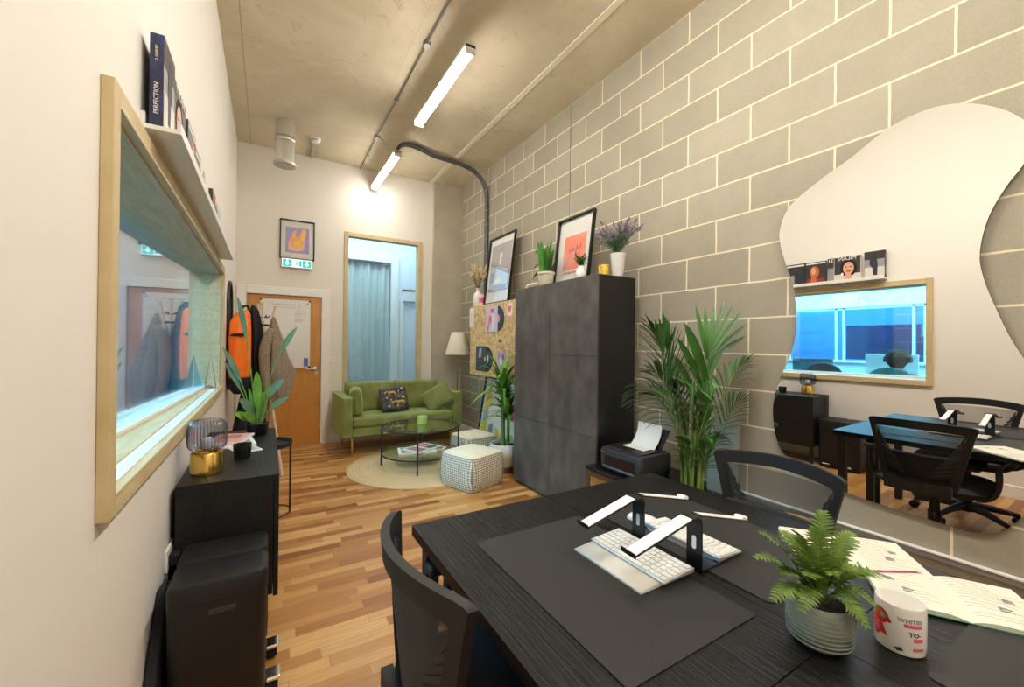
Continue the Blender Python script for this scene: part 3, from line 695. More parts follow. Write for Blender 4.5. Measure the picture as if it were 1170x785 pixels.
# exit sign
t = thing('exit_sign', 'lit green and white running-man exit sign under the lilac print', 'exit sign', (.318, YB, 2.355))
B(-.178, .178, -.05, 0, -.058, .058).build('housing', 'white', t, bevel=.01)
lit = mat('lit_white', (.05, .05, .05), .5, emis=(.85, 1, 1), estr=1.25); litg = mat('lit_green', (.0, .05, .03), .5, emis=(.03, .62, .50), estr=.9)
patch('lit_panel', rect(-.168, .168, -.048, .048), lit, t, -.051)
def G(p): patch('symbol', p, litg, t, -.052)
for cx in (-.112, .112):                               # green square with a white down arrow
    G(rect(cx - .050, cx - .022, -.044, .044)); G(rect(cx + .022, cx + .050, -.044, .044)); G(rect(cx - .022, cx - .009, .004, .044)); G(rect(cx + .009, cx + .022, .004, .044)); G([(cx - .022, -.044), (cx + .022, -.044), (cx + .022, -.010), (cx, -.032), (cx - .022, -.010)])
G([(-.018, .018), (-.002, .024), (.012, .004), (.006, 0), (-.004, .012), (-.018, .010)]); G(disc(.0, .034, .008, .008, 12)); G([(-.004, .014), (.006, .004), (.002, -.012), (.014, -.034), (.006, -.036), (-.008, -.014), (-.024, -.034), (-.030, -.030), (-.012, -.004)])
G(rect(.022, .050, -.036, .036))
# light switch
t = thing('light_switch', 'small white light switch on the back wall between the door and the sofa', 'light switch', (.748, YB, 1.117))
B(-.043, .043, -.010, 0, -.043, .043).build('plate', 'white', t, bevel=.003); B(-.012, .012, -.016, -.010, -.02, .02).build('rocker', 'white', t, bevel=.002)
# whiteboard on the door
t = thing('whiteboard', 'white magnetic board with handwritten rows hanging on the amber door', 'whiteboard', (.2, YB + .01, 1.452))
B(-.275, .275, -.012, 0, -.43, .43).build('board', mat('whiteboard_face', (.80, .80, .78), .25), t, bevel=.002)
MB().box(-.281, .281, -.016, -.0, -.436, -.429).box(-.281, .281, -.016, 0, .429, .436).box(-.281, -.274, -.016, 0, -.429, .429).box(.274, .281, -.016, 0, -.429, .429).build('rim', 'alu', t)
for x in (-.272, .272):
    for z in (-.427, .427): MB().cyl((x, -.019, z), (x, -.008, z), .013, 12).build('corner_clip', 'black', t)
def scrib(x, z, w, hgt, n, seed, m='ink', r=.0016):
    rr = random.Random(seed); pts = []
    for k in range(n): pts.append((x + w * k / (n - 1) + rr.uniform(-.3, .3) * w / n, -.0135, z + rr.uniform(-.5, .5) * hgt))
    return pts
mb = MB()
for k in range(5): mb.tube(scrib(-.135 + k * .052, .375, .040, .022, 9, k), .0018, 4)
for k in range(9): mb.tube(scrib(-.14 + k * .029, .338, .022, .018, 6, 40 + k), .0011, 4)
mb.tube([(-.148, -.0135, .40), (-.158, -.0135, .37), (-.150, -.0135, .335)], .0015, 4).tube([(.145, -.0135, .40), (.158, -.0135, .37), (.15, -.0135, .335)], .0015, 4)
mb.build('handwriting', 'ink', t)
mb = MB()
for k, (z, n) in enumerate(((.30, 1), (.272, 3), (.250, 3), (.228, 2), (.195, 2), (.178, 3), (.158, 2))):
    for j in range(n): mb.tube(scrib(.10 + j * .045 + (.02 if n == 1 else 0), z, .036, .014, 8, 90 + k * 5 + j), .0012, 4)
mb.build('handwritten_list', 'ink', t)
mb = MB().box(.243, .258, -.02, -.012, .385, .403).build('magnet', mat('navy', (.02, .03, .12), .5), t, bevel=.002)
e = B(-.024, .024, -.04, -.012, -.055, .055).build('board_eraser', mat('blue_felt', (.13, .18, .55), .8), None, bevel=.006, loc=(.20 + .235, YB + .01, 1.452 - .365))
tag(e, 'blue board eraser stuck on the lower right corner of the whiteboard', 'eraser')

# ================================================================== SOFA
t = thing('sofa', 'olive green velvet two seat sofa on gold legs under the back window', 'sofa', (1.50, 5.47, 0), R(1.2))
W2, D2 = .755, .40
def soft(x0, x1, y0, y1, z0, z1, nm, bev=.035, lab=None, ry=0, rz=0, c=None, m='olive', parent=None, rx=0):
    cx, cy, cz = (x0 + x1) / 2, (y0 + y1) / 2, (z0 + z1) / 2
    o = MB()
    hx, hy, hz = (x1 - x0) / 2, (y1 - y0) / 2, (z1 - z0) / 2
    o.box(-hx, hx, -hy, hy, -hz, hz)
    return o.build(nm, m, parent or t, bevel=bev, seg=5, loc=(cx, cy, cz), rot=(rx, ry, rz))
soft(-W2 + .115, W2 - .115, -D2 + .02, D2, .235, .34, 'base', .012)
for s_ in (-1, 1): soft(min(s_ * W2, s_ * (W2 - .115)), max(s_ * W2, s_ * (W2 - .115)), -D2, D2, .235, .705, 'arm', .016)
soft(-W2 + .115, W2 - .115, D2 - .14, D2, .3, .68, 'back_rest', .03)
sc = MB().grid(lambda u, v: (-.635 + 1.27 * u, -D2 + .01 + .62 * v, .345), 2, 2)
def seat(u, v):
    return 0
soft(-.636, .636, -D2 + .005, D2 - .13, .342, .462, 'seat_cushion', .04)
def puff(w, h, th, seed, nm, loc, rot, m='olive', parent=None, folds=1):
    rr = random.Random(seed); ph = [rr.uniform(0, 6) for _ in range(6)]
    mb = MB()
    for sg in (-1, 1):
        def fn(u, v, sg=sg):
            a, b_ = u * 2 - 1, v * 2 - 1
            k = ((1 - abs(a) ** 5) * (1 - abs(b_) ** 5)) ** .35
            fold = folds * (.010 * math.exp(-((b_ - .8) / .55) ** 2) * math.exp(-(a / .6) ** 2) * math.sin(a * 19 + ph[0] + b_ * 4) + .006 * math.sin(b_ * 5 + a * 2 + ph[1])) * k if sg < 0 else 0
            return (a * w / 2 * (1 - .02 * abs(b_) ** 3), sg * th / 2 * k + fold, b_ * h / 2 * (1 - .03 * abs(a) ** 4))
        mb.grid(fn, 28, 20)
    return mb.build(nm, m, parent or t, smooth='all', loc=loc, rot=rot)
puff(.64, .41, .17, 3, 'back_cushion', (-.318, D2 - .215, .635), (R(-9), 0, 0))
puff(.64, .41, .17, 4, 'back_cushion', (.318, D2 - .215, .635), (R(-9), 0, 0))
for x, y in ((-.63, -.30), (.63, -.30), (-.63, .34), (.63, .34)):
    MB().cyl((x, y, .235), (x, y - (.02 if y < 0 else 0), 0.0), .019, 16, .011).build('leg', 'gold', t, smooth=True)
# bolsters and cushion: things of their own
def seam_pillow(nm, lab, loc, rot, w, h, th, m='olive', cat='cushion'):
    c = thing(nm, lab, cat, loc); c.rotation_euler = rot
    puff(w, h, th, 8, 'cover', (0, 0, 0), (0, 0, 0), m, c, .3)
    pts = []
    for k in range(41):
        a = 2 * PI * k / 40; ca, sa = math.cos(a), math.sin(a)
        sx = math.copysign(abs(ca) ** .28, ca); sz = math.copysign(abs(sa) ** .28, sa)
        pts.append((sx * w / 2, 0, sz * h / 2))
    MB().tube(pts, .004, 6).build('piping', m, c, smooth=True)
    return c
seam_pillow('side_cushion', 'olive velvet side cushion standing upright against the left sofa arm', (.955, 5.36, .632), (R(-4), 0, R(80)), .44, .32, .15)
seam_pillow('side_cushion', 'olive velvet side cushion slumped diagonally against the right sofa arm', (1.985, 5.26, .625), (R(-8), R(-32), R(-42)), .40, .30, .15)
c = thing('scatter_cushion', 'dark scatter cushion printed with small tan animals and plants, middle of the sofa', 'cushion', (1.425, 5.37, .617)); c.rotation_euler = (R(-20), R(-6), 0)
puff(.35, .33, .13, 5, 'cover', (0, 0, 0), (0, 0, 0), mat('charcoal_print', (.035, .03, .03), .8, noise=(14, (.11, .10, .085), .45, .62)), c, .3)
tanp = mat('tan_print', (.60, .33, .10), .8); pale = mat('pale_print', (.55, .58, .45), .8); gpr = mat('ochre_print', (.42, .33, .07), .8)
def onp(a, b): # point on the cushion front
    u, v = a / .175, b / .165
    k = ((1 - abs(u) ** 5) * (1 - abs(v) ** 5)) ** .35
    return -.065 * k - .004
def beast(cx, cz, s, m):
    shp = [(-.05, .012), (-.075, .03), (-.065, .036), (-.045, .022), (.03, .024), (.042, .012), (.045, -.03), (.038, -.03), (.032, -.002), (-.03, -.002), (-.034, -.032), (-.041, -.032), (-.042, .0)]
    y = max(onp(cx + s * .05, cz), onp(cx - s * .05, cz)) - .002
    MB().prism([(cx + a * s, y, cz + b_ * s) for a, b_ in shp], (0, .004, 0)).build('animal_print', m, c)
beast(-.03, .075, 1.0, tanp); beast(.07, -.055, 1.0, tanp); beast(-.01, -.05, .8, gpr); beast(.10, .0, .6, pale)
for a, b_, s in ((-.11, .09, .014), (-.10, .02, .016), (.10, .12, .018), (.05, .02, .012), (-.09, -.09, .018), (.02, -.10, .014), (.06, .09, .010), (-.05, -.01, .010)):
    y = onp(a, b_) - .001; MB().prism([(a + s * math.cos(q * PI / 3) * (1 if q % 2 else .6), y, b_ + s * math.sin(q * PI / 3) * (1 if q % 2 else .6)) for q in range(6)], (0, .004, 0)).build('plant_print', pale, c)

# ================================================================== RUG, COFFEE TABLE, POUFS
o = MB().lathe([(.001, .012), (.60, .012), (.755, .012), (.765, .006), (.765, 0)], n=96).build('round_rug', 'rug', None, smooth=True, loc=(1.47, 4.42, 0))
tag(o, 'round braided jute rug under the glass coffee table', 'rug')
t = thing('coffee_table', 'round two-tier glass coffee table with a thin black frame on the rug', 'table', (1.47, 4.42, .012), R(8))
def ring(z, r=.415): return MB().tube([(r * math.cos(2 * PI * k / 64), r * math.sin(2 * PI * k / 64), z) for k in range(65)], .0085, 8)
ring(.425).build('rim', 'blackm', t, smooth=True); ring(.145).build('rim', 'blackm', t, smooth=True)
for k in range(4):
    a = R(12 + 90 * k) + PI / 2 * 0
    MB().box(.409, .425, -.008, .008, 0, .43).build('leg', 'blackm', t, bevel=.002, rot=(0, 0, R(-120 + 90 * k)))
for z in (.425, .145): MB().lathe([(.001, 0), (.41, 0), (.41, .006), (.001, .006)], (0, 0, z), 64).build('glass_shelf', 'table_glass', t, smooth=True)
t = thing('candle', 'lime green pillar candle jar on the glass coffee table', 'candle', (1.505, 4.47, .4435))
MB().lathe([(.052, 0), (.056, .004), (.056, .088), (.052, .092), (.047, .092), (.045, .08), (.001, .08)], n=32, cap=False).build('jar', 'lime', t, smooth=True)
MB().cyl((0, 0, .08), (0, 0, .09), .0015).build('wick', 'ink', t)
def magazine(lab, loc, rz, w, h, n, cols, nm='magazine', tilt=0):
    t = thing(nm, lab, 'magazine', loc, rz, rx=tilt)
    B(-w / 2, w / 2, -h / 2, h / 2, 0, n).build('pages', 'paper', t, bevel=.0008)
    for i, (x0, x1, y0, y1, m) in enumerate(cols): MB().box(x0, x1, y0, y1, n, n + .0006 + .0002 * i).build('cover_print', m, t)
    return t
rp_ = mat('dusky_print', (.42, .22, .20), .5)
magazine('open magazine with pale and red pages, lying highest on the lower table shelf', (1.50, 4.45, .1655 + .012), R(30), .38, .27, .008, [(-.15, -.02, -.10, .11, rp_), (.02, .17, -.10, .0, 'grey'), (.03, .16, .02, .11, 'pink')])
magazine('flat white magazine under the open one on the lower table shelf', (1.43, 4.42, .1635), R(-12), .40, .28, .012, [(-.17, .02, -.12, .12, 'inkg')])
magazine('white leaflet reaching to the right rim of the lower table shelf', (1.66, 4.44, .1635), R(55), .14, .21, .003, [(-.05, .05, -.08, -.02, 'inkg')])
def pouf(lab, loc, rz, w, h):
    t = thing('pouf', lab, 'pouf', loc, rz)
    def shell(zz, k): # rounded square section
        pts = []
        for j in range(48):
            a = 2 * PI * j / 48; ca, sa = math.cos(a), math.sin(a)
            pts.append((math.copysign(abs(ca) ** .26, ca) * w / 2 * k, math.copysign(abs(sa) ** .26, sa) * w / 2 * k, zz))
        return pts
    MB().rings([shell(0, .90), shell(.02, .97), shell(h * .35, 1.01), shell(h * .7, 1.0), shell(h * .93, .975), shell(h, .95)]).build('cover', 'pouf', t, smooth=True)
    MB().rings([shell(h * .985, .93), shell(h + .012, .86), shell(h + .03, .6), shell(h + .038, .3), shell(h + .04, .02)]).build('top_cover', 'pouft', t, smooth=True)
    e = shell(h, .945); MB().tube(e + [e[0]], .007, 6).build('seam', 'pouft', t, smooth=True)
    for j in range(4):
        a = PI / 4 + PI / 2 * j; q = w / 2 * .985
        MB().tube([(math.copysign(q * (k2 * .955), math.cos(a)), math.copysign(q * (k2 * .955), math.sin(a)), z2) for z2, k2 in ((.01, .93), (h * .35, 1.02), (h * .7, 1.0), (h, .93))], .004, 6).build('corner_seam', 'inkg', t, smooth=True)
    return t
pouf('cream and grey woven cube pouf standing in front, nearest the camera', (1.715, 3.60, 0), R(20), .455, .31)
p2 = pouf('cream woven cube pouf with dark crossing bands, partly behind the front pouf', (2.12, 4.42, .0125), R(8), .42, .26)
for q in ([(-.22, -.10, .20), (-.12, .0, .302), (.05, .03, .303), (.22, .12, .2)], [(-.02, -.22, .15), (0.02, -.10, .298), (.0, .05, .303), (-.1, .21, .22)]):
    MB().tube(bez(q, 12), .010, 6).build('band', 'inkg', p2, smooth=True)

# ================================================================== FLOOR LAMP
t = thing('floor_lamp', 'standing lamp with a cream cone shade in the corner behind the sofa', 'lamp', (2.42, 5.62, 0))
MB().lathe([(.001, .022), (.12, .02), (.125, .008), (.125, 0)], n=36).build('base', 'gold', t, smooth=True)
MB().cyl((0, 0, .02), (0, 0, 1.35), .008).build('pole', 'gold', t, smooth=True)
MB().lathe([(.183, 1.19), (.185, 1.195), (.092, 1.515), (.090, 1.52)], n=48, cap=False).build('lamp_shade', 'cream', t, smooth=True, solid=.003)
MB().lathe([(.01, 1.33), (.03, 1.37), (.03, 1.41), (.001, 1.44)], n=16, cap=False).build('bulb', 'whitem', t, smooth=True)
# ================================================================== STRAND BOARD BOX ON THE BLOCK WALL
t = thing('wall_cupboard', 'strand board box cupboard hung on the block wall left of the black cupboard', 'cupboard', (XR, 4.29, .95))
B(-.245, 0, -.745, .745, 0, .90).build('body', 'osb', t, bevel=.002)
B(-.262, -.245, -.15, .745, .0, .90).build('door', 'osb', t, bevel=.002)
B(-.262, -.245, -.745, -.156, .0, .90).build('door', 'osb', t, bevel=.002)
MB().tube([(-.265, -.09, .44), (-.285, -.09, .43), (-.285, -.13, .45), (-.27, -.14, .455)], .006).build('handle', 'dmetal', t, smooth=True)
FX = XR - .262 - .001     # front face of the cupboard
def onwall(nm, lab, cat, y, z, x=FX): return thing(nm, lab, cat, (x, y, z), -PI / 2)
def record(lab, y, z, sleeve, shapes, lm):
    t = onwall('vinyl_record', lab, 'record', y, z)
    MB().prism([(.10 + a, -.001, b_) for a, b_ in disc(0, 0, .15, .15, 40)], (0, -.002, 0)).build('disc', mat('vinyl', (.03, .04, .05), .3), t)
    MB().prism([(.10 + a, -.004, b_) for a, b_ in disc(0, 0, .05, .05, 24)], (0, -.0006, 0)).build('centre_label', lm, t)
    B(-.20, .10, -.010, -.0048, -.157, .157).build('sleeve', sleeve, t, bevel=.001)
    for i_, (s_, m) in enumerate(shapes): patch('sleeve_print', s_, m, t, -.0102 - .0005 * i_, .0005)
    return t
record('vinyl record half out of a pale pink printed sleeve, upper middle of the strand board', 4.36, 1.655, mat('pale_sleeve', (.62, .58, .72), .5),
       [([(-.16, -.15), (-.12, -.15), (-.09, -.02), (-.04, -.10), (-.02, -.10), (-.06, .04), (-.10, .05)], M['pink']), ([(-.05, -.14), (.0, -.14), (.02, .05), (-.03, .08)], mat('white_blue', (.75, .78, .86), .5)), (disc(-.03, .10, .05, .03), M['pink'])], mat('pink_label', (.85, .35, .42), .5))
record('vinyl record in a dark grey sleeve, lower left of the strand board', 4.63, 1.165, mat('dark_sleeve', (.06, .07, .08), .5),
       [([(-.12, .0), (-.05, .02), (-.03, .13), (-.1, .13)], mat('silver_blue', (.35, .42, .50), .4)), (disc(.06, .0, .018, .03), M['alu'])], mat('pale_label', (.55, .60, .60), .5))
def card(nm, lab, y, z, w, h, m, shapes, x=FX, cat='card', th=.004):
    t = onwall(nm, lab, cat, y, z, x); B(-w / 2, w / 2, -th, 0, -h / 2, h / 2).build('card', m, t, bevel=.001)
    for i_, (s_, mm) in enumerate(shapes): patch('card_print', s_, mm, t, -th - .0002 - .0004 * i_, .0005)
    return t
hs = [(0, -.045), (.038, .005), (.040, .03), (.028, .043), (.012, .043), (0, .028), (-.012, .043), (-.028, .043), (-.040, .03), (-.038, .005)]
card('postcard', 'pink postcard with a red heart at the top right of the strand board', 3.985, 1.745, .115, .145, mat('blush', (.85, .55, .50), .5), [(rect(-.048, .048, -.064, .064), M['paper']), (hs, M['pink'])])
card('picture_card', 'small lilac and violet picture card low on the strand board', 4.17, 1.15, .19, .235, mat('lilac_card', (.45, .40, .60), .5), [(disc(0, 0, .03, .045), M['paper']), ([(-.06, .02), (-.02, .05), (-.04, .10), (-.08, .08)], M['inkg']), ([(.03, .0), (.07, .03), (.06, .10), (.02, .07)], mat('violet', (.16, .10, .32), .5)), (rect(-.03, .02, -.11, -.06), M['inkg'])])
t = card('hanging_tag', 'white tag with pink writing hanging off the left end of the strand board', 4.985, 1.70, .13, .25, M['paper'], [])
text('writing', 'Love', .05, 'pink', t, (0, -.0045, 0), rot=(PI / 2, R(90), 0))

# things standing on top of it (z = 1.85)
t = thing('framed_picture', 'tall black framed print with a pale blue scene leaning on the strand board top', 'picture', (2.475, 4.45, 1.851 + .43), -PI / 2, rx=-R(6.5))
frame(t, .63, .86, .014, .03)
gp = mat('mauve_grey_print', (.36, .32, .36), .5)
patch('print', rect(-.25, .25, -.28, .33), gp, t, -.006)
patch('print_shape', [(-.13, -.19), (-.10, .05), (.20, -.02), (.22, -.25), (.0, -.26)], mat('sky_print', (.50, .66, .80), .5), t, -.007)
patch('print_shape', [(-.18, -.24), (-.12, -.20), (.02, -.16), (.12, -.22), (.20, -.20), (.18, -.25), (-.02, -.27)], mat('steel_print', (.25, .30, .38), .5), t, -.008)
patch('print_shape', [(-.12, -.14), (-.04, -.09), (.06, -.12), (.10, -.17), (-.02, -.19), (-.14, -.18)], M['paper'], t, -.0085)
patch('print_shape', [(-.02, .05), (.015, .05), (.03, .20), (.01, .24), (-.03, .20)], M['paper'], t, -.008)
patch('print_shape', disc(.01, .26, .05, .05), M['inkg'], t, -.0085)
def vase(nm, lab, cat, loc, prof, m, ribs=0): 
    t = thing(nm, lab, cat, loc); MB().lathe(prof, n=40, cap=False, ribs=ribs, amp=.03).build('vessel', m, t, smooth=True, solid=.002); return t
t = vase('bottle_vase', 'white bottle vase of dried grasses at the left end of the strand board top', 'vase', (2.40, 4.92, 1.851), [(.001, 0), (.05, 0), (.058, .01), (.06, .13), (.05, .165), (.024, .19), (.024, .235), (.027, .24)], M['ceramic'])
mb = MB(); rr = random.Random(3); mh = MB(); mp_ = MB()
for k in range(26):
    a = rr.uniform(0, 2 * PI); s_ = rr.uniform(.05, .20); h_ = rr.uniform(.34, .50)
    tip = Vector((s_ * math.cos(a) * .5, s_ * math.sin(a) * 1.1, h_)); pts = bez([(0, 0, .1), (0, 0, .26), (tip.x * .7, tip.y * .7, h_ * .85), tip], 6)
    mb.tube(pts, .0014, 4)
    if k < 9:
        d = (tip - pts[-3]).normalized(); mh.tube([tip + d * (q * .026) - d * .03 for q in range(7)], [.003, .012, .018, .019, .016, .010, .002], 7)
    elif k < 15: mp_.lathe([(.001, -.014), (.016, -.004), (.018, .006), (.001, .016)], tip, 8)
    else:
        for q in range(4): p0 = pts[2 + q]; mb.blade([p0, p0 + Vector((rr.uniform(-.02, .02), rr.uniform(-.03, .03), .03)), p0 + Vector((rr.uniform(-.04, .04), rr.uniform(-.05, .05), .045))], .012)
mb.build('dried_stems', mat('dried_olive', (.20, .16, .07), .8), t); mh.build('grass_heads', mat('dried_cream', (.62, .46, .25), .9), t); mp_.build('dried_flowers', mat('dried_rust', (.38, .13, .08), .9), t)
t = thing('card_box', 'small pink and white upright box beside the dried grass vase', 'box', (2.42, 4.812, 1.851), 0); B(-.035, .035, -.035, .035, 0, .15).build('box', mat('blush2', (.85, .66, .62), .5), t, bevel=.004); B(-.0358, .0358, -.0358, .0358, .04, .11).build('label_band', 'pink', t)
t = thing('cable_clip_bracket', 'white angled bracket between the strand board and the black cupboard top', 'bracket', (2.44, 3.80, 1.851)); MB().tube([(0, 0, 0), (0, 0, .12), (0, -.03, .145), (0, -.22, .15)], .014, 10).build('bracket', 'white', t, smooth=True)

# ================================================================== LEANING POSTER AND POT PALM BELOW
t = thing('leaning_poster', 'big black framed poster with yellow, grey and pink shapes leaning under the strand board', 'poster', (2.47, 4.42, .006 + .46), -PI / 2, rx=-R(9))
frame(t, .95, .92, .018, .025, glass=True)
yl = mat('lemon_print', (.85, .66, .08), .5); lg = mat('light_grey_print', (.45, .45, .50), .5); lgn = mat('leaf_print', (.30, .48, .12), .5)
for s_, m in ((rect(-.44, -.28, -.42, -.12), yl), ([(-.40, .05), (-.30, .0), (-.22, .16), (-.28, .30), (-.38, .25)], yl), (disc(-.34, -.05, .07, .10), lg), ([(-.25, -.40), (-.10, -.42), (-.12, -.1), (-.22, -.15)], M['inkg']),
              ([(-.06, -.36), (.04, -.38), (.06, -.18), (-.04, -.14)], yl), (disc(.10, .1, .09, .14), lg), (rect(.26, .42, -.02, .18), M['pink']), (disc(.34, -.26, .08, .09), lgn)): patch('print_shape', s_, m, t, -.0065)
def pot(loc, prof, m, lab, nm='potted_plant', soilr=None, soilz=None):
    t = thing(nm, lab, 'plant', loc)
    MB().lathe(prof, n=48, cap=False).build('pot', m, t, smooth=True)
    if soilr: MB().lathe([(.001, soilz + .006), (soilr, soilz)], n=32).build('soil', 'soil', t, smooth=True)
    return t
t = pot((2.19, 3.80, 0), [(.001, 0), (.10, 0), (.108, .02), (.14, .10), (.168, .17), (.172, .22), (.158, .285), (.148, .30), (.138, .295), (.135, .24), (.001, .24)], M['potw'], 'cane palm with strappy leaves in a round pale pot left of the black cupboard', soilr=.137, soilz=.265)
MB().lathe([(.001, .001), (.102, 0.0), (.1095, .02), (.128, .068), (.127, .07), (.001, .07)], n=48, cap=False).build('pot_base_band', mat('brown_glaze', (.16, .10, .06), .5), t, smooth=True)
rr = random.Random(11); lv = MB(); lb = MB()
heads = [((-.02, .01), .88, 30), ((.03, -.02), .62, 26), ((.0, .03), .74, 20)]
for (x, y), h_, n in heads:
    MB().tube([(x * .9, y * .9, .25), (x, y, h_ * .6), (x * 1.1, y * 1.1, h_)], [.022, .018, .016], 10).build('cane', 'stem', t, smooth=True)
    for k in range(n):
        a = k * 2.399; up = .25 + 1.1 * (k / n); ln = rr.uniform(.32, .54)
        if x == .03: ln *= .9
        d = Vector((math.cos(a), math.sin(a), 0)); p0 = Vector((x, y, h_ - .10 * (1 - k / n)))
        m1 = p0 + d * ln * .35 * (1.3 - up * .5) + Vector((0, 0, ln * (.15 + .55 * up)))
        e_ = p0 + d * ln * (1.15 - up * .45) + Vector((0, 0, ln * (.95 * up - .55)))
        if (e_.x + 2.19) > 2.50: e_.x = 2.50 - 2.19
        (lv if k % 2 else lb).blade(bez([p0, m1, e_], 8), rr.uniform(.038, .052), shape=lambda q: min(1, q * 6 + .35) * (1 - q ** 3))
# long dark leaves to the left
for e_ in ((-.30, .05, 1.36), (-.36, .10, 1.22), (-.33, -.05, 1.10)):
    lv.blade(bez([(-.02, .01, .88), (-.12, .03, 1.25), e_], 8), .036, shape=lambda q: min(1, q * 6 + .35) * (1 - q ** 3))
lv.build('leaves', 'leafm', t, smooth='all'); lb.build('bright_leaves', 'leafb', t, smooth='all')

# ================================================================== TALL BLACK CUPBOARD
CX, CY0, CY1, CH = 2.10, 2.29, 3.465, 1.885
t = thing('storage_cupboard', 'tall black double cupboard with dark stone-effect doors against the block wall', 'cupboard', (CX, CY0, 0))
B(.018, .40, 0, CY1 - CY0, .03, CH).build('carcass', mat('black_melamine', (.010, .010, .011), .30), t, bevel=.002)
B(.05, .38, .03, CY1 - CY0 - .03, 0, .03).build('plinth', 'blackm', t)
hw = (CY1 - CY0) / 2
for j in range(2):
    for z0, z1 in ((.032, .655), (.659, 1.262), (1.266, CH)):
        B(0, .018, j * hw + .002, (j + 1) * hw - .002, z0, z1).build('door', 'stone', t, bevel=.001)
# ---- on top
def topz(x, y): return (x, y, CH + .001)
t = thing('framed_picture', 'black framed print with an orange panel leaning on the black cupboard top', 'picture', (2.40, 2.925, CH + .002 + .325), -PI / 2, rx=-R(7))
frame(t, .50, .65, .012, .035)
op = mat('orange_gradient', (.95, .22, .10), .5, noise=(4, (.90, .35, .30), .4, .65))
patch('print', rect(-.145, .155, -.175, .15), op, t, -.006)
pts = [(-.05, -.0075, -.01), (-.06, -.0075, .03), (-.03, -.0075, .0), (-.02, -.0075, .04), (-.01, -.0075, -.01), (.01, -.0075, .02), (.03, -.0075, -.01), (.04, -.0075, .05), (.05, -.0075, .0), (.08, -.0075, .02), (.09, -.0075, .05), (.10, -.0075, .0)]
MB().tube(pts, .003, 5).build('reflection_strokes', mat('plum', (.25, .06, .22), .5), t)  # purple strokes paint a reflection caught in the picture glass
text('caption', 'FUTURE STARTS', .026, 'red', t, (-.02, -.007, -.205), bold=.0006)
t = pot(topz(2.23, 3.13), [(.001, 0), (.055, 0), (.06, .01), (.075, .115), (.082, .118), (.082, .14), (.074, .14), (.070, .11), (.001, .11)], mat('cream_crackle', (.66, .62, .44), .5, noise=(25, (.55, .50, .33), .5, .7)), 'snake plant in a cream crackled pot at the left of the black cupboard top', soilr=.073, soilz=.128)
MB().lathe([(.001, .0), (.085, 0), (.088, .004)], (0, 0, -.0005), n=32).build('saucer', 'blackm', t)
lv = MB(); rr = random.Random(5)
for k in range(13):
    a = k * 2.4; s_ = .018 + .03 * rr.random(); h_ = rr.uniform(.22, .33)
    b0 = Vector((s_ * math.cos(a), s_ * math.sin(a), .12)); e_ = Vector((s_ * 1.7 * math.cos(a), s_ * 2.2 * math.sin(a), .12 + h_))
    lv.blade(bez([b0, b0 + Vector((0, 0, h_ * .5)), e_], 6), .052, up=(-1, .2 * math.cos(a), 0), fold=.35, shape=lambda q: (.75 + .5 * q) * (1 - q ** 6) if q < .98 else .02)
for e_ in ((-.04, .16, .18), (-.02, .21, .09), (.0, .19, .34)):
    lv.blade(bez([(0, .03, .12), (0, .09, e_[2] + .12), e_], 7), .035)
lv.build('leaves', 'leafm', t, smooth='all')
t = vase('bud_vase', 'small white vase with a tuft of green sprigs in front of the orange print', 'vase', topz(2.20, 2.60), [(.001, 0), (.03, 0), (.04, .012), (.044, .05), (.034, .085), (.022, .10), (.024, .112)], M['ceramic'])
def sprigs(t, n, h0, h1, spread, m, seed, z0, nm='sprigs', leaf=.022, heads=None, lw=.007):
    rr = random.Random(seed); mb = MB()
    for k in range(n):
        a = rr.uniform(0, 2 * PI); s_ = spread * rr.random() ** .6; h_ = rr.uniform(h0, h1)
        tip = Vector((s_ * math.cos(a), s_ * math.sin(a), z0 + h_)); pts = bez([(0, 0, z0 - .02), (s_ * .2 * math.cos(a), s_ * .2 * math.sin(a), z0 + h_ * .5), tip], 7)
        mb.tube(pts, .0012, 4)
        for q in range(2, 8):
            for s2 in (0, 1):
                b_ = a + rr.uniform(0, 6.28); p = Vector(pts[q]); mb.blade([p, p + Vector((math.cos(b_) * leaf * .5, math.sin(b_) * leaf * .5, leaf * .5)), p + Vector((math.cos(b_) * leaf, math.sin(b_) * leaf, leaf * .7))], lw)
        if heads: d = (tip - pts[-2]).normalized(); MB().tube([tip + d * (q * heads / 5) for q in range(6)], [.003, .008, .006, .008, .006, .002], 6).build('flower_head', 'lav', t)
    mb.build(nm, m, t)
sprigs(t, 34, .03, .10, .075, M['leaf'], 2, .11)
t = thing('tealight_holder', 'small amber and gold faceted candle glass on the black cupboard top', 'candle holder', topz(2.27, 2.405))
MB().lathe([(.001, 0), (.034, 0), (.042, .02), (.045, .095), (.042, .095), (.039, .01), (.001, .008)], n=12, cap=False).build('glass', mat('amber_glass', (.75, .42, .05), .2, .4, noise=(30, (.90, .70, .15), .4, .6)), t)
MB().lathe([(.001, .03), (.030, .03)], n=16).build('wax', 'cream', t)
t = vase('ceramic_vase', 'tall white tapered vase of lavender at the near corner of the black cupboard', 'vase', topz(2.33, 2.375 - .06), [(.001, 0), (.040, 0), (.043, .006), (.058, .17), (.060, .175)], M['ceramic'])
sprigs(t, 80, .10, .22, .16, M['leafg'], 4, .165, 'lavender_stems', .035, .045, .006)
t = thing('small_carton', 'tiny white carton behind the snake plant on the black cupboard top', 'box', topz(2.30, 3.00)); B(-.02, .02, -.02, .02, 0, .05).build('carton', 'white', t, bevel=.003); B(-.0205, .0205, -.0205, .0205, .015, .03).build('label_band', 'inkg', t)
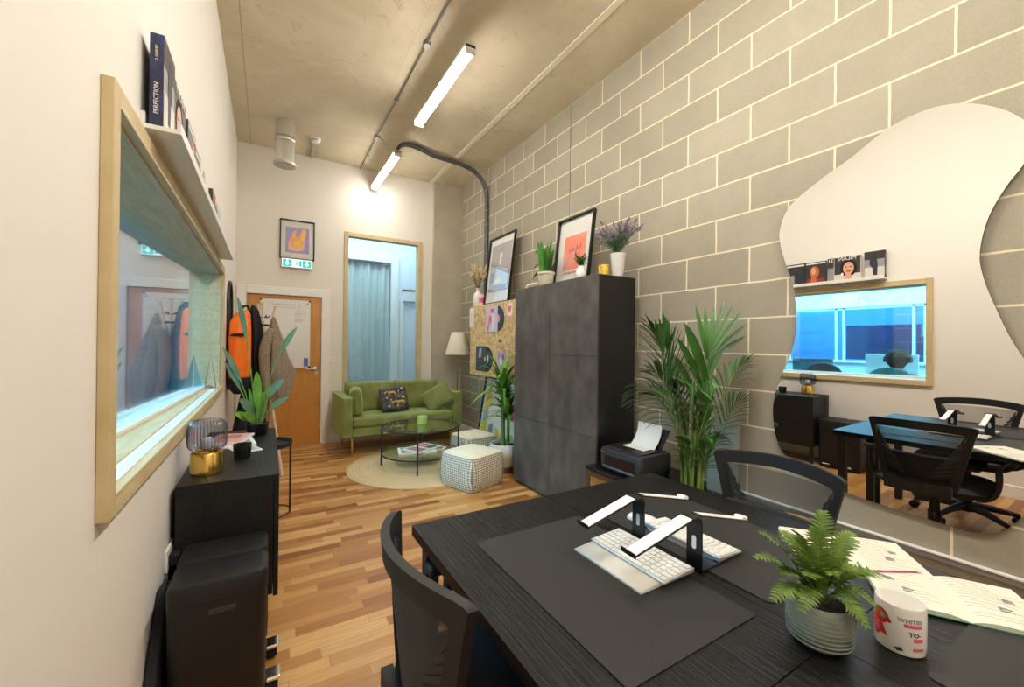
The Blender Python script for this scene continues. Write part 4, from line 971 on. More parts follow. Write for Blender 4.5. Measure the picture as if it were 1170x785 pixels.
t = vase('smoked_glass_vase', 'smoked glass vase standing behind the snake plant on the black cupboard top', 'vase', topz(2.42, 3.22), [(.001, 0), (.035, 0), (.04, .01), (.05, .15), (.06, .22), (.03, .26), (.03, .27)], M['smoke'])

# ================================================================== LOW CABINET AND PRINTER
t = thing('low_cabinet', 'low black topped cabinet with brown framed amber glass doors under the printer', 'cabinet', (2.0, 1.72, 0))
B(.02, .50, 0, .56, .08, .455).build('carcass', 'blackm', t, bevel=.003)
B(-.005, .51, -.005, .565, .455, .478).build('top', mat('black_glass_top', (.008, .008, .009), .12), t, bevel=.003)
bf = wood_mat('dark_walnut', (.06, .028, .012), (.11, .055, .025), (1, 8, 1), 4, .4)
amb = mat('amber_ribbed_glass', (.30, .145, .03), .3, noise=(9, (.40, .22, .06), .35, .7), bump=(30, .4))
for j in range(1):
    y0, y1 = .003, .557
    f = MB().box(0, .02, y0, y0 + .035, .085, .45).box(0, .02, y1 - .035, y1, .085, .45).box(0, .02, y0 + .035, y1 - .035, .085, .12).box(0, .02, y0 + .035, y1 - .035, .415, .45)
    d = f.build('door', bf, t, bevel=.002); B(.006, .012, y0 + .035, y1 - .035, .12, .415).build('door_glass', amb, d)
for x in (.05, .46):
    for y in (.05, .51): MB().cyl((x, y, 0), (x, y, .08), .016, 12).build('leg', 'blackm', t)
PX, PY, PZ = 2.045, 1.815, .479
t = thing('printer', 'black inkjet printer with a white sheet standing in its rear tray', 'printer', (PX, PY, PZ))
bd = MB()
def psec(z, ins): # plan outline with rounded corners
    x0, x1, y0, y1, r = ins, .31 - ins, ins, .375 - ins, .03
    pts = []
    for cx, cy, a0 in ((x1 - r, y1 - r, 0), (x0 + r, y1 - r, 90), (x0 + r, y0 + r, 180), (x1 - r, y0 + r, 270)):
        for k in range(6): a = R(a0 + 18 * k); pts.append((cx + r * math.cos(a), cy + r * math.sin(a), z))
    return pts
bd.rings([psec(0, .012), psec(.012, .004), psec(.05, 0), psec(.135, 0), psec(.150, .006), psec(.155, .02)])
bd.build('body', mat('charcoal_plastic', (.026, .027, .030), .4), t, smooth=True)
B(.03, .285, .03, .345, .155, .163).build('scanner_lid', 'black', t, bevel=.006)
B(-.003, .004, .05, .325, .035, .110).build('paper_slot', mat('deep_slot', (.004, .004, .010), .25), t, bevel=.006)
B(-.012, .0, .045, .33, .022, .036).build('output_tray', 'grey', t, bevel=.003)
B(.045, .21, .335, .36, .155, .159).build('control_panel', 'black', t, bevel=.001)
text('lettering', 'Canon', .016, 'inkg', t, (-.0015, .345, .122), rot=(PI / 2, 0, -PI / 2))
MB().prism([(.24, .05, .14), (.335, .04, .29), (.335, .30, .29), (.24, .31, .14)], (.006, 0, 0)).build('rear_tray', 'black', t, bevel=.002)
sh = MB().grid(lambda u, v: (.215 + .12 * v - .03 * v * v + .015 * math.sin(v * PI), .075 + .21 * u + .012 * v, .163 + .155 * v ** 1.05), 6, 12).build('paper_sheet', 'paper', None, smooth='all', loc=(PX, PY, PZ))
tag(sh, 'white sheet of paper curling up from the back of the printer', 'paper')
tag(MB().grid(lambda u, v: (.13 + .11 * v, .09 + .19 * u, .1645 + .002 * math.sin(v * 3)), 2, 6).build('paper_sheet', 'paper', None, loc=(PX, PY, PZ), solid=.0006), 'sheet of paper lying flat on the printer lid', 'paper')

# ================================================================== BIG PALM
PB = Vector((2.26, 1.60, 0))
t = thing('kentia_palm', 'large leafy palm in a pot between the printer and the curvy mirror', 'plant', PB)
MB().lathe([(.001, 0), (.11, 0), (.118, .01), (.145, .26), (.15, .27), (.142, .27), (.138, .24), (.001, .24)], n=40, cap=False).build('pot', 'potw', t, smooth=True)
MB().lathe([(.001, .25), (.137, .245)], n=24).build('soil', 'soil', t)
rr = random.Random(21); st = MB(); ld = MB(); lm = MB()
def frond(p0, p1, p2, ll, n, mbk, spread=1.0, droop=.35, w=.020, start=.35, plane=None):
    """arching rachis p0-p1-p2 with pairs of narrow leaflets"""
    rac = bez([p0, p1, p2], 18); m_ = len(rac) - 1
    st.tube(rac, [.0065 - .005 * k / m_ for k in range(m_ + 1)], 5)
    for k in range(n):
        q = start + (1 - start) * k / (n - 1); f = q * m_; i = min(int(f), m_ - 1); p = rac[i].lerp(rac[i + 1], f - i)
        d = (rac[i + 1] - rac[i]).normalized()
        side = d.cross(Vector(plane) if plane else Vector((0, 0, 1)))
        if side.length < .1: side = Vector((0, 1, 0))
        side.normalize()
        qq = (q - start) / (1 - start); L_ = ll * (.60 + .55 * math.sin(PI * min(1, qq * 1.05 + .08))) * (1 - .35 * qq)
        for sg in (-1, 1):
            dr = (d * (.75 + .9 * qq) + side * sg * spread * (1 - .45 * qq) + Vector((rr.uniform(-.12, .12), rr.uniform(-.12, .12), rr.uniform(-.05, .15)))).normalized()
            e_ = p + dr * L_ + Vector((0, 0, -droop * L_)); mid = p + dr * L_ * .55 + Vector((0, 0, droop * L_ * .12))
            for v in (mid, e_):
                if v.x + PB.x > XR - .03: v.x = XR - .03 - PB.x
                need = .508 * (2 * XR - (v.x + PB.x)) - (v.y + PB.y)      # stays clear of the mirror's edge
                if need > 0: v.y += need; v.x += need * .3
            mbk.blade(bez([p, mid, e_], 6), w, fold=.3, shape=lambda s: (.35 + 1.1 * s) * (1 - s ** 2.5) + .02)
def Wd(x, y, z): return Vector((x + .015, y + .045, z)) - PB
c0 = Wd(2.245, 1.555, .25); CF = (-.82, -.57, 0)
fr = [ # (mid, tip, leaflet, n, material, spread, droop, width)
 ((2.14, 1.60, 1.20), (1.93, 1.62, 1.46), .27, 15, ld, .9, .12, .026),
 ((2.16, 1.58, 1.15), (2.03, 1.62, 1.42), .25, 14, lm, .8, .02, .026),
 ((2.20, 1.60, 1.10), (2.10, 1.66, 1.47), .24, 13, ld, .7, .0, .024),
 ((2.36, 1.50, 1.10), (2.50, 1.36, 1.27), .25, 14, ld, .8, .38, .022),
 ((2.38, 1.48, .95), (2.50, 1.38, 1.03), .20, 12, ld, .8, .30, .022),
 ((2.10, 1.56, 1.08), (1.86, 1.62, 1.10), .26, 16, ld, .8, .50, .022),
 ((2.12, 1.54, 1.02), (1.93, 1.56, 1.08), .24, 14, lm, .8, .40, .024),
 ((2.16, 1.56, 1.12), (1.97, 1.64, 1.20), .24, 14, ld, .8, .22, .024),
 ((2.18, 1.52, 1.00), (2.08, 1.44, 1.12), .22, 12, lm, .9, .15, .026),
 ((2.22, 1.50, .90), (2.20, 1.40, 1.04), .22, 11, lm, 1.0, .20, .030),
 ((2.22, 1.50, .95), (2.26, 1.42, 1.10), .20, 10, lm, 1.0, .10, .030),
 ((2.18, 1.52, .70), (2.10, 1.46, .80), .18, 10, ld, 1.0, .45, .030),
 ((2.30, 1.52, .70), (2.36, 1.46, .80), .18, 10, ld, 1.0, .45, .030),
 ((2.24, 1.50, .68), (2.24, 1.42, .78), .16, 9, lm, 1.0, .40, .030),
 ((2.26, 1.62, 1.0), (2.28, 1.72, 1.22), .26, 12, ld, .8, .20, .024),
 ((2.30, 1.58, 1.05), (2.36, 1.60, 1.22), .24, 12, ld, .8, .25, .024),
 ((2.20, 1.56, .95), (2.12, 1.60, 1.10), .24, 12, ld, .9, .30, .026),
]
for i, (m1, m2, ll, n, k, sp, dr, wd) in enumerate(fr):
    a = i * 2.4; b0 = c0 + Vector((.05 * math.cos(a), .05 * math.sin(a), 0))
    pl_ = (CF[0] + rr.uniform(-.4, .4), CF[1] + rr.uniform(-.4, .4), rr.uniform(0, .5))
    frond(b0, Wd(*m1), Wd(*m2), ll, n, k, sp, dr, wd, plane=pl_, start=.5)
# the broad upright fan on the right and the broad leaves under it
fc = Wd(2.33, 1.52, 1.27)
st.tube(bez([c0, Wd(2.28, 1.54, .9), fc], 14), .006, 6)
def bl(a, b_, w_, mbk, sag=.0):
    a, b_ = Vector(a), Vector(b_); m = a.lerp(b_, .5) + Vector((-.015, -.015, sag)); mbk.blade(bez([a, m, b_], 8), w_, up=(-.82, -.57, .1), fold=.3, shape=lambda s: (.35 + 1.1 * s) * (1 - s ** 2.5) + .02)
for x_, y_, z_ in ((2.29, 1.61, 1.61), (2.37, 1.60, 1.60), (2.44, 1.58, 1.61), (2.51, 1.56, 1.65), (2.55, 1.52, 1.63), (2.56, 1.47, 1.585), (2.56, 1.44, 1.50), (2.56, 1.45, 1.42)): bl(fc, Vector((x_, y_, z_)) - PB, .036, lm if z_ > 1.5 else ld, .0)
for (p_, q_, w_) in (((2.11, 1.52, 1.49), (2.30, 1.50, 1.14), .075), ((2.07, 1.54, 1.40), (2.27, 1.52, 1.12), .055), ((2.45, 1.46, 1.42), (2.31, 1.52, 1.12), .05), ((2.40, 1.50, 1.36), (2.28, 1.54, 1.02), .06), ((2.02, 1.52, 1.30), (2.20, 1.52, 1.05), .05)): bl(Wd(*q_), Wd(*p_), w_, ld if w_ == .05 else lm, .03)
for k in range(9):
    a = k * .7; st.tube([c0 + Vector((.055 * math.cos(a), .055 * math.sin(a), 0)), c0 + Vector((.06 * math.cos(a + .4), .06 * math.sin(a + .4), .45)), c0 + Vector((.07 * math.cos(a + .6), .07 * math.sin(a + .6), .75))], [.012, .010, .007], 6)
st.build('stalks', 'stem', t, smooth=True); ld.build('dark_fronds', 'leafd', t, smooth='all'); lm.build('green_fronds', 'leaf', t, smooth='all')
t = thing('acrylic_sheet', 'pale frosted glass sheet leaning on the block wall behind the palm stems', 'glass sheet', (2.53, 1.585, .30), -PI / 2, rx=-R(5))
B(-.10, .10, -.004, .004, .1, .58).build('sheet', mat('frosted_sheet', (.42, .52, .52), .35, alpha=.55), t, bevel=.001)
B(-.10, .10, -.04, .04, -.3, 0).build('stand_block', 'blackm', t, bevel=.004)

# ================================================================== CURVY WALL MIRROR
out = [(1.173, 1.486), (1.188, 1.687), (1.226, 1.819), (1.260, 1.95), (1.262, 2.05), (1.206, 2.169), (1.055, 2.269), (.919, 2.336), (.797, 2.410), (.700, 2.438), (.60, 2.440), (.50, 2.402), (.408, 2.329), (.345, 2.24), (.335, 2.17), (.355, 2.10),
       (.406, 2.013), (.453, 1.899), (.476, 1.757), (.463, 1.644), (.427, 1.512), (.391, 1.400), (.34, 1.28), (.27, 1.12), (.24, .96), (.28, .80), (.354, .690), (.398, .622), (.45, .580), (.53, .570), (.659, .578), (.80, .585), (.962, .605), (1.10, .645), (1.239, .733), (1.285, .84), (1.297, .94), (1.295, 1.022), (1.268, 1.15), (1.20, 1.32)]
def catmull(P, n=5):
    o = []; L_ = len(P)
    for i in range(L_):
        p0, p1, p2, p3 = [Vector((*P[(i + k) % L_], 0)) for k in (-1, 0, 1, 2)]
        for q in range(n):
            u = q / n; o.append(.5 * ((2 * p1) + (p2 - p0) * u + (2 * p0 - 5 * p1 + 4 * p2 - p3) * u * u + (3 * p1 - p0 - 3 * p2 + p3) * u ** 3))
    return o
pc = catmull(out); zc, yc = 1.5, .78
TILT = .012
t = thing('wall_mirror', 'large curvy blob shaped frameless mirror on the block wall', 'mirror', (XR - .022, yc, zc), 0, ry=-TILT)
MB().prism([(0, p.x - yc, p.y - zc) for p in pc], (.010, 0, 0)).build('backing', 'blackm', t)
MB().prism([(-.0045, p.x - yc, p.y - zc) for p in pc], (.004, 0, 0)).build('glass', 'mirror', t)
t = thing('steel_rail', 'thin bright topped dark metal rail running along the block wall below the mirror', 'rail', (XR, 0, .435))
B(-.022, 0, YF, 1.95, -.034, -.006).build('channel', 'gmid', t, bevel=.002)
B(-.026, 0, YF, 1.95, -.006, .0).build('lit_edge', 'white', t)  # white strip paints the highlight along the rail's upper edge
t = thing('woven_basket', 'golden woven basket on the floor between the right mesh chair and the block wall', 'basket', (2.44, 1.12, 0))
MB().lathe([(.001, 0), (.085, 0), (.10, .02), (.112, .36), (.118, .40), (.112, .41), (.104, .38), (.09, .03), (.001, .03)], n=40, cap=False).build('basket', weave_mat('gold_weave', (.30, .15, .03), (.80, .55, .20), 130, .5), t, smooth=True)
MB().tube([(.112 * math.cos(2 * PI * k / 32), .112 * math.sin(2 * PI * k / 32), .41) for k in range(33)], .009, 6).build('rim', mat('gold_rim', (.75, .50, .18), .5), t, smooth=True)
# ================================================================== LEFT WALL: LEDGE, BOOKS, SIDEBOARD
LZ = 2.0
t = thing('picture_ledge', 'long white picture ledge fixed above the pine framed side window', 'shelf', (XL, 1.65, LZ))
B(0, .100, 0, 2.33, 0, .014).build('shelf_board', 'white', t, bevel=.001); B(.088, .100, 0, 2.33, .014, .035).build('front_lip', 'white', t, bevel=.001); B(0, .012, 0, 2.33, .014, .05).build('back_rail', 'white', t, bevel=.001)
bx = LZ + .0145
def book(lab, y0, y1, x0, th, h, spine, cover, prints=(), lean=.0, nm='book', cat='book'):
    """standing with its cover to the room; local x = depth from wall, y along the wall"""
    t = thing(nm, lab, cat, (XL + x0, y0, bx), 0, ry=lean)
    L_ = y1 - y0
    B(.003, th - .003, .003, L_ - .002, .002, h - .003).build('pages', 'paperc', t)
    MB().box(0, .003, 0, L_, 0, h).box(0, th, -.001, .003, 0, h).build('spine', spine, t, bevel=.001)
    f = B(th - .003, th, 0.003, L_, 0, h).build('front_cover', cover, t, bevel=.0005)
    for i, (pts, m) in enumerate(prints): MB().prism([(th + .0003 + .0004 * i, a * L_, b_ * h) for a, b_ in pts], (.0006, 0, 0)).build('cover_print', m, f)
    return t
nav = mat('navy_cover', (.015, .02, .07), .3, noise=(12, (.04, .09, .25), .5, .7)); cg = mat('cover_grey', (.33, .32, .33), .35); dk = mat('cover_dark', (.045, .04, .045), .3)
sk = mat('portrait_skin', (.72, .38, .27), .4); fox = mat('portrait_orange', (.55, .14, .04), .4); lc = mat('cover_light', (.70, .66, .62), .35); lips = mat('lip_red', (.45, .03, .03), .4); rdk = mat('cover_maroon', (.30, .03, .03), .4)
t = book('thick navy book nearest the camera on the ledge, grey cover with a standing dark figure', 0 + 1.655, 1.825, .020, .034, .285, nav, cg,
         [(rect(.0, 1, .70, 1), dk), (rect(.02, .98, .04, .42), lc), ([(.36, .12), (.56, .12), (.60, .38), (.74, .52), (.72, .78), (.58, .88), (.48, .88), (.40, .78), (.34, .55)], M['ink'])])
text('spine_title', 'PERFECTION', .017, 'paper', t, (.017, -.0016, .085), rot=(PI / 2, R(-90), 0))
text('spine_author', 'D. HARVEY', .010, 'cream', t, (.017, -.0016, .225), rot=(PI / 2, R(-90), 0))
t = book('pale magazine with a large portrait face and red lips on the ledge', 1.855, 2.10, .030, .016, .275, lc, lc,
         [(rect(.02, .98, .30, .98), dk), (disc(.45, .52, .30, .34), M['hair']), (disc(.45, .52, .20, .25), sk), ([(.30, .02), (.62, .02), (.54, .34), (.38, .34)], sk), (disc(.45, .40, .085, .028), lips), (disc(.37, .57, .045, .02), M['ink']), (disc(.54, .57, .045, .02), M['ink']), (disc(.68, .30, .05, .06), M['paper'])])
text('cover_title', 'MILAN', .055, 'paper', t, (.0185, .12, .25), rot=(PI / 2, 0, PI / 2))
t = book('narrow dark magazine with white numerals on the ledge', 2.105, 2.165, .022, .010, .275, dk, dk, [(rect(0, 1, 0, .6), M['inkg'])])
text('cover_numerals', '31', .05, 'paper', t, (.0115, .03, .245), rot=(PI / 2, 0, PI / 2), bold=.001)
book('dark magazine with an orange lit face in profile on the ledge', 2.17, 2.385, .034, .012, .262, dk, dk,
     [(rect(.05, .95, .90, .96), M['paper']), (disc(.55, .55, .22, .26), fox), (rect(.1, .9, .03, .26), rdk), ([(.45, .10), (.75, .10), (.68, .40), (.5, .40)], fox), (disc(.60, .60, .10, .16), sk), (rect(.05, .25, .04, .10), M['paper'])])
book('black magazine with a white top line, second from the far portrait on the ledge', 2.39, 2.60, .022, .012, .268, dk, dk, [(rect(.05, .95, .88, .95), M['paper']), (disc(.35, .35, .22, .25), M['ink']), (rect(.55, .95, .15, .5), cg)])
book('white cover with a grey monochrome portrait on the ledge', 2.605, 2.83, .030, .010, .265, lc, M['paper'], [(disc(.5, .55, .28, .36), cg), (disc(.48, .55, .16, .22), lc), ([(.1, .0), (.9, .0), (.7, .22), (.4, .25)], cg)])
book('small dark paperback leaning on the ledge past the portraits', 2.87, 3.02, .045, .020, .20, dk, dk, [(rect(.1, .9, .6, .9), lips)])
book('pale blue upright brochure near the far end of the ledge', 3.42, 3.64, .030, .006, .27, mat('pale_blue_cover', (.42, .58, .64), .4), mat('pale_blue_cover2', (.42, .58, .64), .4), [(rect(.1, .8, .1, .4), cg)])
book('thin brown brochure standing between the paperback and the pale blue one', 3.10, 3.30, .040, .010, .19, lc, rdk, [(rect(.1, .9, .2, .8), sk)])
# plugs
t = thing('wall_socket', 'white double wall socket with a black plug beside the pedal bin', 'socket', (XL, 2.16, .47))
B(0, .010, -.073, .073, -.043, .043).build('plate', 'white', t, bevel=.003); B(.010, .045, -.055, -.010, -.028, .022).build('plug', 'black', t, bevel=.008); B(.010, .014, .02, .035, .01, .025).build('rocker', 'white', t, bevel=.001)
# ---- sideboard
SX, SY0, SY1, SH = XL + .02, 2.16, 3.34, .745
t = thing('sideboard', 'low black ash sideboard against the left wall below the window', 'sideboard', (SX, SY0, 0))
B(0, .352, 0, SY1 - SY0, .20, SH - .018).build('carcass', 'blackw', t, bevel=.001)
B(0, .354, -.002, SY1 - SY0 + .002, SH - .018, SH).build('top', 'blackw', t, bevel=.0015)
for j in range(2): B(.354, .374, j * .59 + .0, (j + 1) * .59 - .003, .19, SH).build('door', 'blackw', t, bevel=.001)
for x in (.03, .32):
    for y in (.04, SY1 - SY0 - .04): MB().box(x - .015, x + .015, y - .015, y + .015, 0, .20).build('leg', 'blackm', t, bevel=.002)
z = SH + .0005
t = thing('glass_table_lamp', 'ribbed smoked glass globe lamp on a brass drum base on the sideboard', 'lamp', (-.232, 2.335, z))
MB().lathe([(.001, 0), (.060, 0), (.063, .003), (.063, .092), (.060, .096), (.001, .097)], n=48, cap=False).build('base', 'brass', t, smooth=True)
MB().lathe([(.050, .104), (.066, .114), (.074, .130), (.075, .150), (.075, .205), (.071, .224), (.060, .238), (.045, .243)], n=144, ribs=36, amp=.035, cap=False).build('glass_globe', 'ribbed', t, smooth='all')
MB().lathe([(.045, .097), (.045, .110), (.001, .110)], n=32, cap=False).build('collar', 'brass', t, smooth=True)
MB().lathe([(.001, .11), (.018, .112), (.024, .125), (.024, .150), (.018, .160), (.001, .162)], n=24, cap=False).build('bulb', mat('opal_bulb', (.85, .84, .85), .4, emis=(1, .97, .95), estr=.0), t, smooth=True)
MB().tube([(.0, -.062, .004), (.012, -.11, .003), (.02, -.165, .002), (.02, -.182, -.01), (.015, -.183, -.24)], .0022, 6).build('cord', 'black', t, smooth=True)
t = thing('votive_pot', 'small dark green glass candle pot on the sideboard beside the glass lamp', 'candle pot', (-.105, 2.545, z))
MB().lathe([(.001, 0), (.034, 0), (.037, .004), (.042, .072), (.039, .072), (.034, .02), (.001, .016)], n=32, cap=False).build('pot', mat('dark_green_glaze', (.02, .024, .014), .25), t, smooth=True)
MB().lathe([(.001, .05), (.0365, .05)], n=20).build('wax', mat('dark_wax', (.06, .05, .02), .6), t)
magazine('pale magazine lying lowest in the small pile on the sideboard', (-.165, 2.93, z), R(8), .20, .27, .012, [(-.08, .08, -.1, .1, 'inkg')])
magazine('pink covered magazine on top of the small pile on the sideboard', (-.185, 2.96, z + .0135), R(-14), .19, .25, .014, [(-.09, .09, -.12, .12, mat('blush_cover', (.75, .42, .40), .4)), (-.06, .05, -.02, .08, rp_)])
magazine('slim grey booklet in front of the magazine pile on the sideboard', (-.10, 2.73, z), R(20), .12, .17, .006, [(-.05, .05, -.07, .07, 'alu')], nm='booklet')
# ---- strappy plant
t = thing('potted_plant', 'tall long-stalked leafy plant in a dark pot at the far end of the sideboard', 'plant', (-.05, 3.14, z))
MB().lathe([(.001, 0), (.05, 0), (.055, .006), (.066, .070), (.068, .074), (.063, .074), (.058, .05), (.001, .05)], n=36, cap=False).build('pot', 'dmetal', t, smooth=True)
MB().lathe([(.001, .064), (.061, .062)], n=24).build('soil', 'soil', t)
st = MB(); l1 = MB(); l2 = MB()
def stalkleaf(tip, ll, w, mbk, base=(0, 0), bend=.3, drop=.0, up=(0, -1, .3)):
    tip = Vector(tip) - Vector((-.07, 3.14, z)); b0 = Vector((base[0], base[1], .07))
    mid = Vector((b0.x + (tip.x - b0.x) * bend, b0.y + (tip.y - b0.y) * bend, b0.z + (tip.z - b0.z) * .62))
    c = bez([b0, mid, tip], 18)
    k0 = max(2, int(18 * (1 - ll / (tip - b0).length)))
    st.tube(c[:k0 + 2], .0042, 6)
    q = [Vector(p) for p in c[k0:]]
    for i, p in enumerate(q): p.z -= drop * (i / len(q)) ** 2
    mbk.blade(q, w, up=up, fold=.3, shape=lambda s: max(.03, math.sin(PI * (s * .93 + .05)) ** .7))
stalkleaf((-.185, 3.10, 1.63), .30, .032, l2, (-.01, 0))
stalkleaf((.150, 3.12, 1.45), .22, .036, l2, (.01, 0), .25)
stalkleaf((-.262, 3.14, 1.31), .26, .030, l2, (-.02, .01), .35)
stalkleaf((-.250, 3.16, 1.22), .20, .030, l2, (-.02, .01), .45)
stalkleaf((-.075, 3.10, 1.155), .25, .050, l1, (0, -.01), .1)
stalkleaf((-.17, 3.08, 1.02), .16, .050, l2, (-.02, -.02), .2, .04)
stalkleaf((-.15, 3.08, .92), .15, .055, l1, (-.02, -.02), .2, .03)
stalkleaf((-.195, 3.10, .925), .17, .045, l1, (-.03, 0), .5, .03)
stalkleaf((.075, 3.12, 1.12), .15, .045, l2, (.01, 0), .25, .02)
stalkleaf((.11, 3.16, 1.01), .16, .040, l2, (.02, 0), .4, .04)
stalkleaf((.0, 3.20, 1.05), .22, .045, l1, (.01, .02), .2)
for k in range(5):
    a = k * 2.4; stalkleaf((-.07 + .05 * math.cos(a), 3.14 + .05 * math.sin(a), .93 + .03 * k), .17, .020, l1, (.02 * math.cos(a), .02 * math.sin(a)), .3)
st.build('stalks', 'stem', t, smooth=True); l1.build('bright_leaves', 'leafb', t, smooth='all'); l2.build('grey_green_leaves', 'leafg', t, smooth='all')
# ---- pedal bin
t = thing('pedal_bin', 'black two-compartment plastic pedal bin in front of the sideboard', 'bin', (-.285, 1.76, 0))
def rr_sec(x0, x1, y0, y1, z_, r):
    pts = []
    for cx, cy, a0 in ((x1 - r, y1 - r, 0), (x0 + r, y1 - r, 90), (x0 + r, y0 + r, 180), (x1 - r, y0 + r, 270)):
        for k in range(7): a = R(a0 + 15 * k); pts.append((cx + r * math.cos(a), cy + r * math.sin(a), z_))
    return pts
MB().rings([rr_sec(.015, .285, .012, .368, 0, .03), rr_sec(.006, .292, .004, .376, .02, .035), rr_sec(0, .295, 0, .38, .44, .035)]).build('body', 'black', t, smooth=True)
for j in range(2):
    y0, y1 = j * .191, .189 + j * .191
    MB().rings([rr_sec(0, .297, y0, y1, .441, .03), rr_sec(0, .297, y0, y1, .495, .03), rr_sec(.006, .290, y0 + .006, y1 - .006, .508, .026), rr_sec(.03, .27, y0 + .02, y1 - .02, .512, .02)]).build('lid', 'black', t, smooth=True)
    p_ = B(.29, .345, y0 + .055, y0 + .125, .045, .062).build('pedal', 'chrome', t, bevel=.008, seg=3)
    B(.28, .335, y0 + .06, y0 + .12, .012, .046).build('pedal_arm', 'black', t, bevel=.004)
MB().box(.12, .20, -.002, .004, .395, .415).build('hand_grip', mat('grip_recess', (.03, .03, .03), .6), t, bevel=.004)
t = thing('black_tote_bag', 'limp black bag hanging flat on the wall behind the pedal bin', 'bag', (XL + .002, 1.93, 0))
MB().prism([(0, -.33, .0), (0, .10, .0), (0, .12, .42), (0, .02, .44), (0, -.12, .30), (0, -.24, .12)], (.035, 0, 0)).build('bag', 'blackc', t, bevel=.012, seg=3)
MB().tube([(.018, .02, .43), (.02, .05, .455), (.018, .08, .43)], .006).build('handle', 'blackc', t, smooth=True)
# ---- black tray table beyond the sideboard
t = thing('tray_table', 'small round black metal tray table beyond the sideboard', 'table', (.005, 3.66, 0))
MB().lathe([(.001, .545), (.165, .545), (.172, .55), (.175, .58), (.171, .58), (.166, .552), (.001, .552)], n=44, cap=False).build('tray', 'blackm', t, smooth=True)
for k in range(4):
    a = PI / 4 + PI / 2 * k - .6; MB().cyl((.165 * math.cos(a), .165 * math.sin(a), .56), (.165 * math.cos(a), .165 * math.sin(a), 0), .0075, 8).build('leg', 'blackm', t)
MB().tube([(.165 * math.cos(2 * PI * k / 36), .165 * math.sin(2 * PI * k / 36), .035) for k in range(37)], .005, 6).build('foot_ring', 'blackm', t)
# ---- tall arched mirror on the left wall
t = thing('arched_mirror', 'narrow round-ended dark framed mirror on the left wall behind the coats', 'mirror', (XL, 5.02, 1.41))
pill = [(.24 * math.cos(a), (.30 if math.sin(a) > 0 else -.30) + .24 * math.sin(a)) for a in [2 * PI * k / 48 for k in range(48)]]
pp = [(.012, a, b_) for a, b_ in pill]; MB().tube(pp + [pp[0]], .013, 8).build('frame', mat('bronze_frame', (.05, .042, .035), .4, .5), t, smooth=True)
MB().prism([(.001, a, b_) for a, b_ in pill], (.008, 0, 0)).build('glass', 'mirror', t)
# ---- coat stand and coats
CB = Vector((-.03, 4.93, 0)); pl = wood_mat('pale_ash', (.62, .50, .38), (.74, .62, .50), (1, 1, 6), 4, .5)
t = thing('coat_stand', 'pale wooden tripod coat stand holding the coats near the amber door', 'coat stand', CB)
apex = Vector((.0, -.02, 1.52))
for a, top in ((-50, (-.06, .06, 1.74)), (70, (-.02, -.10, 1.74)), (190, (.10, .03, 1.72))):
    f0 = Vector((.27 * math.cos(R(a)), .27 * math.sin(R(a)), 0)); MB().cyl(f0, Vector(top), .014, 12, .011).build('pole', pl, t, smooth=True)
MB().lathe([(.045, -.008), (.05, 0), (.045, .008)], apex, 24, cap=False).build('joint_ring', 'dmetal', t, smooth=True)
for a in (20, 110, 200, 290):
    MB().tube([(0, 0, 1.60), (.04 * math.cos(R(a)), .04 * math.sin(R(a)), 1.60), (.055 * math.cos(R(a)), .055 * math.sin(R(a)), 1.62)], .006).build('peg', 'dmetal', t, smooth=True)
def coat(nm, lab, cx, cy, secs, m, cat='coat', nf=7, amp=.16, seed=0):
    """hanging garment: sections (z, centre x, centre y, half x, half y), folded outline"""
    t = thing(nm, lab, cat, (cx, cy, 0)); rr = random.Random(seed); ph = rr.uniform(0, 6)
    def ring_(z_, x, y, hx, hy, k):
        pts = []
        for j in range(56):
            a = 2 * PI * j / 56; r = 1 + amp * k * math.sin(nf * a + ph + z_ * 2.2) + amp * .5 * k * math.sin((nf * 2 + 1) * a + ph * 2 - z_ * 3)
            pts.append((x + hx * r * math.cos(a), y + hy * r * math.sin(a), z_))
        return pts
    # resample
    ss = []
    for i in range(len(secs) - 1):
        for q in range(5): u = q / 5; ss.append([secs[i][k] * (1 - u) + secs[i + 1][k] * u for k in range(5)])
    ss.append(list(secs[-1])); n = len(ss)
    MB().rings([ring_(*s_, min(1, .25 + 1.3 * i / n)) for i, s_ in enumerate(ss)]).build('garment', m, t, smooth='all')
    return t
t = coat('padded_jacket', 'bright orange padded jacket with a dark pocket slit hanging on the coat stand', -.228, 4.79, [(1.655, .035, 0, .025, .03), (1.62, .02, 0, .065, .06), (1.53, .0, 0, .092, .09), (1.38, -.002, 0, .098, .11), (1.15, -.002, 0, .096, .115), (1.00, -.004, 0, .09, .11)], 'orange', 'jacket', 4, .07, 3)
MB().rings([[(.0 + hx * math.cos(2 * PI * j / 32), hy * math.sin(2 * PI * j / 32), z_) for j in range(32)] for z_, hx, hy in ((1.02, .082, .10), (.95, .085, .10), (.88, .078, .09), (.84, .05, .06))]).build('hem', 'blackc', t, smooth='all')
MB().prism([(-.08, -.118, 1.40), (-.05, -.125, 1.425), (.03, -.125, 1.425), (.05, -.118, 1.405), (.02, -.122, 1.392)], (0, .02, 0)).build('pocket_slit', 'black', t)
MB().tube([(.0, -.02, 1.64), (.02, .0, 1.69), (.055, .0, 1.70), (.075, -.01, 1.66)], .014).build('collar', 'blackc', t, smooth=True)
coat('long_coat', 'long black coat hanging between the orange jacket and the brown one', -.11, 4.93, [(1.72, -.02, 0, .012, .02), (1.66, -.01, 0, .04, .05), (1.45, .01, 0, .062, .09), (1.1, .015, 0, .075, .11), (.8, .0, 0, .10, .12), (.45, -.03, 0, .13, .13)], 'blackc', seed=5)
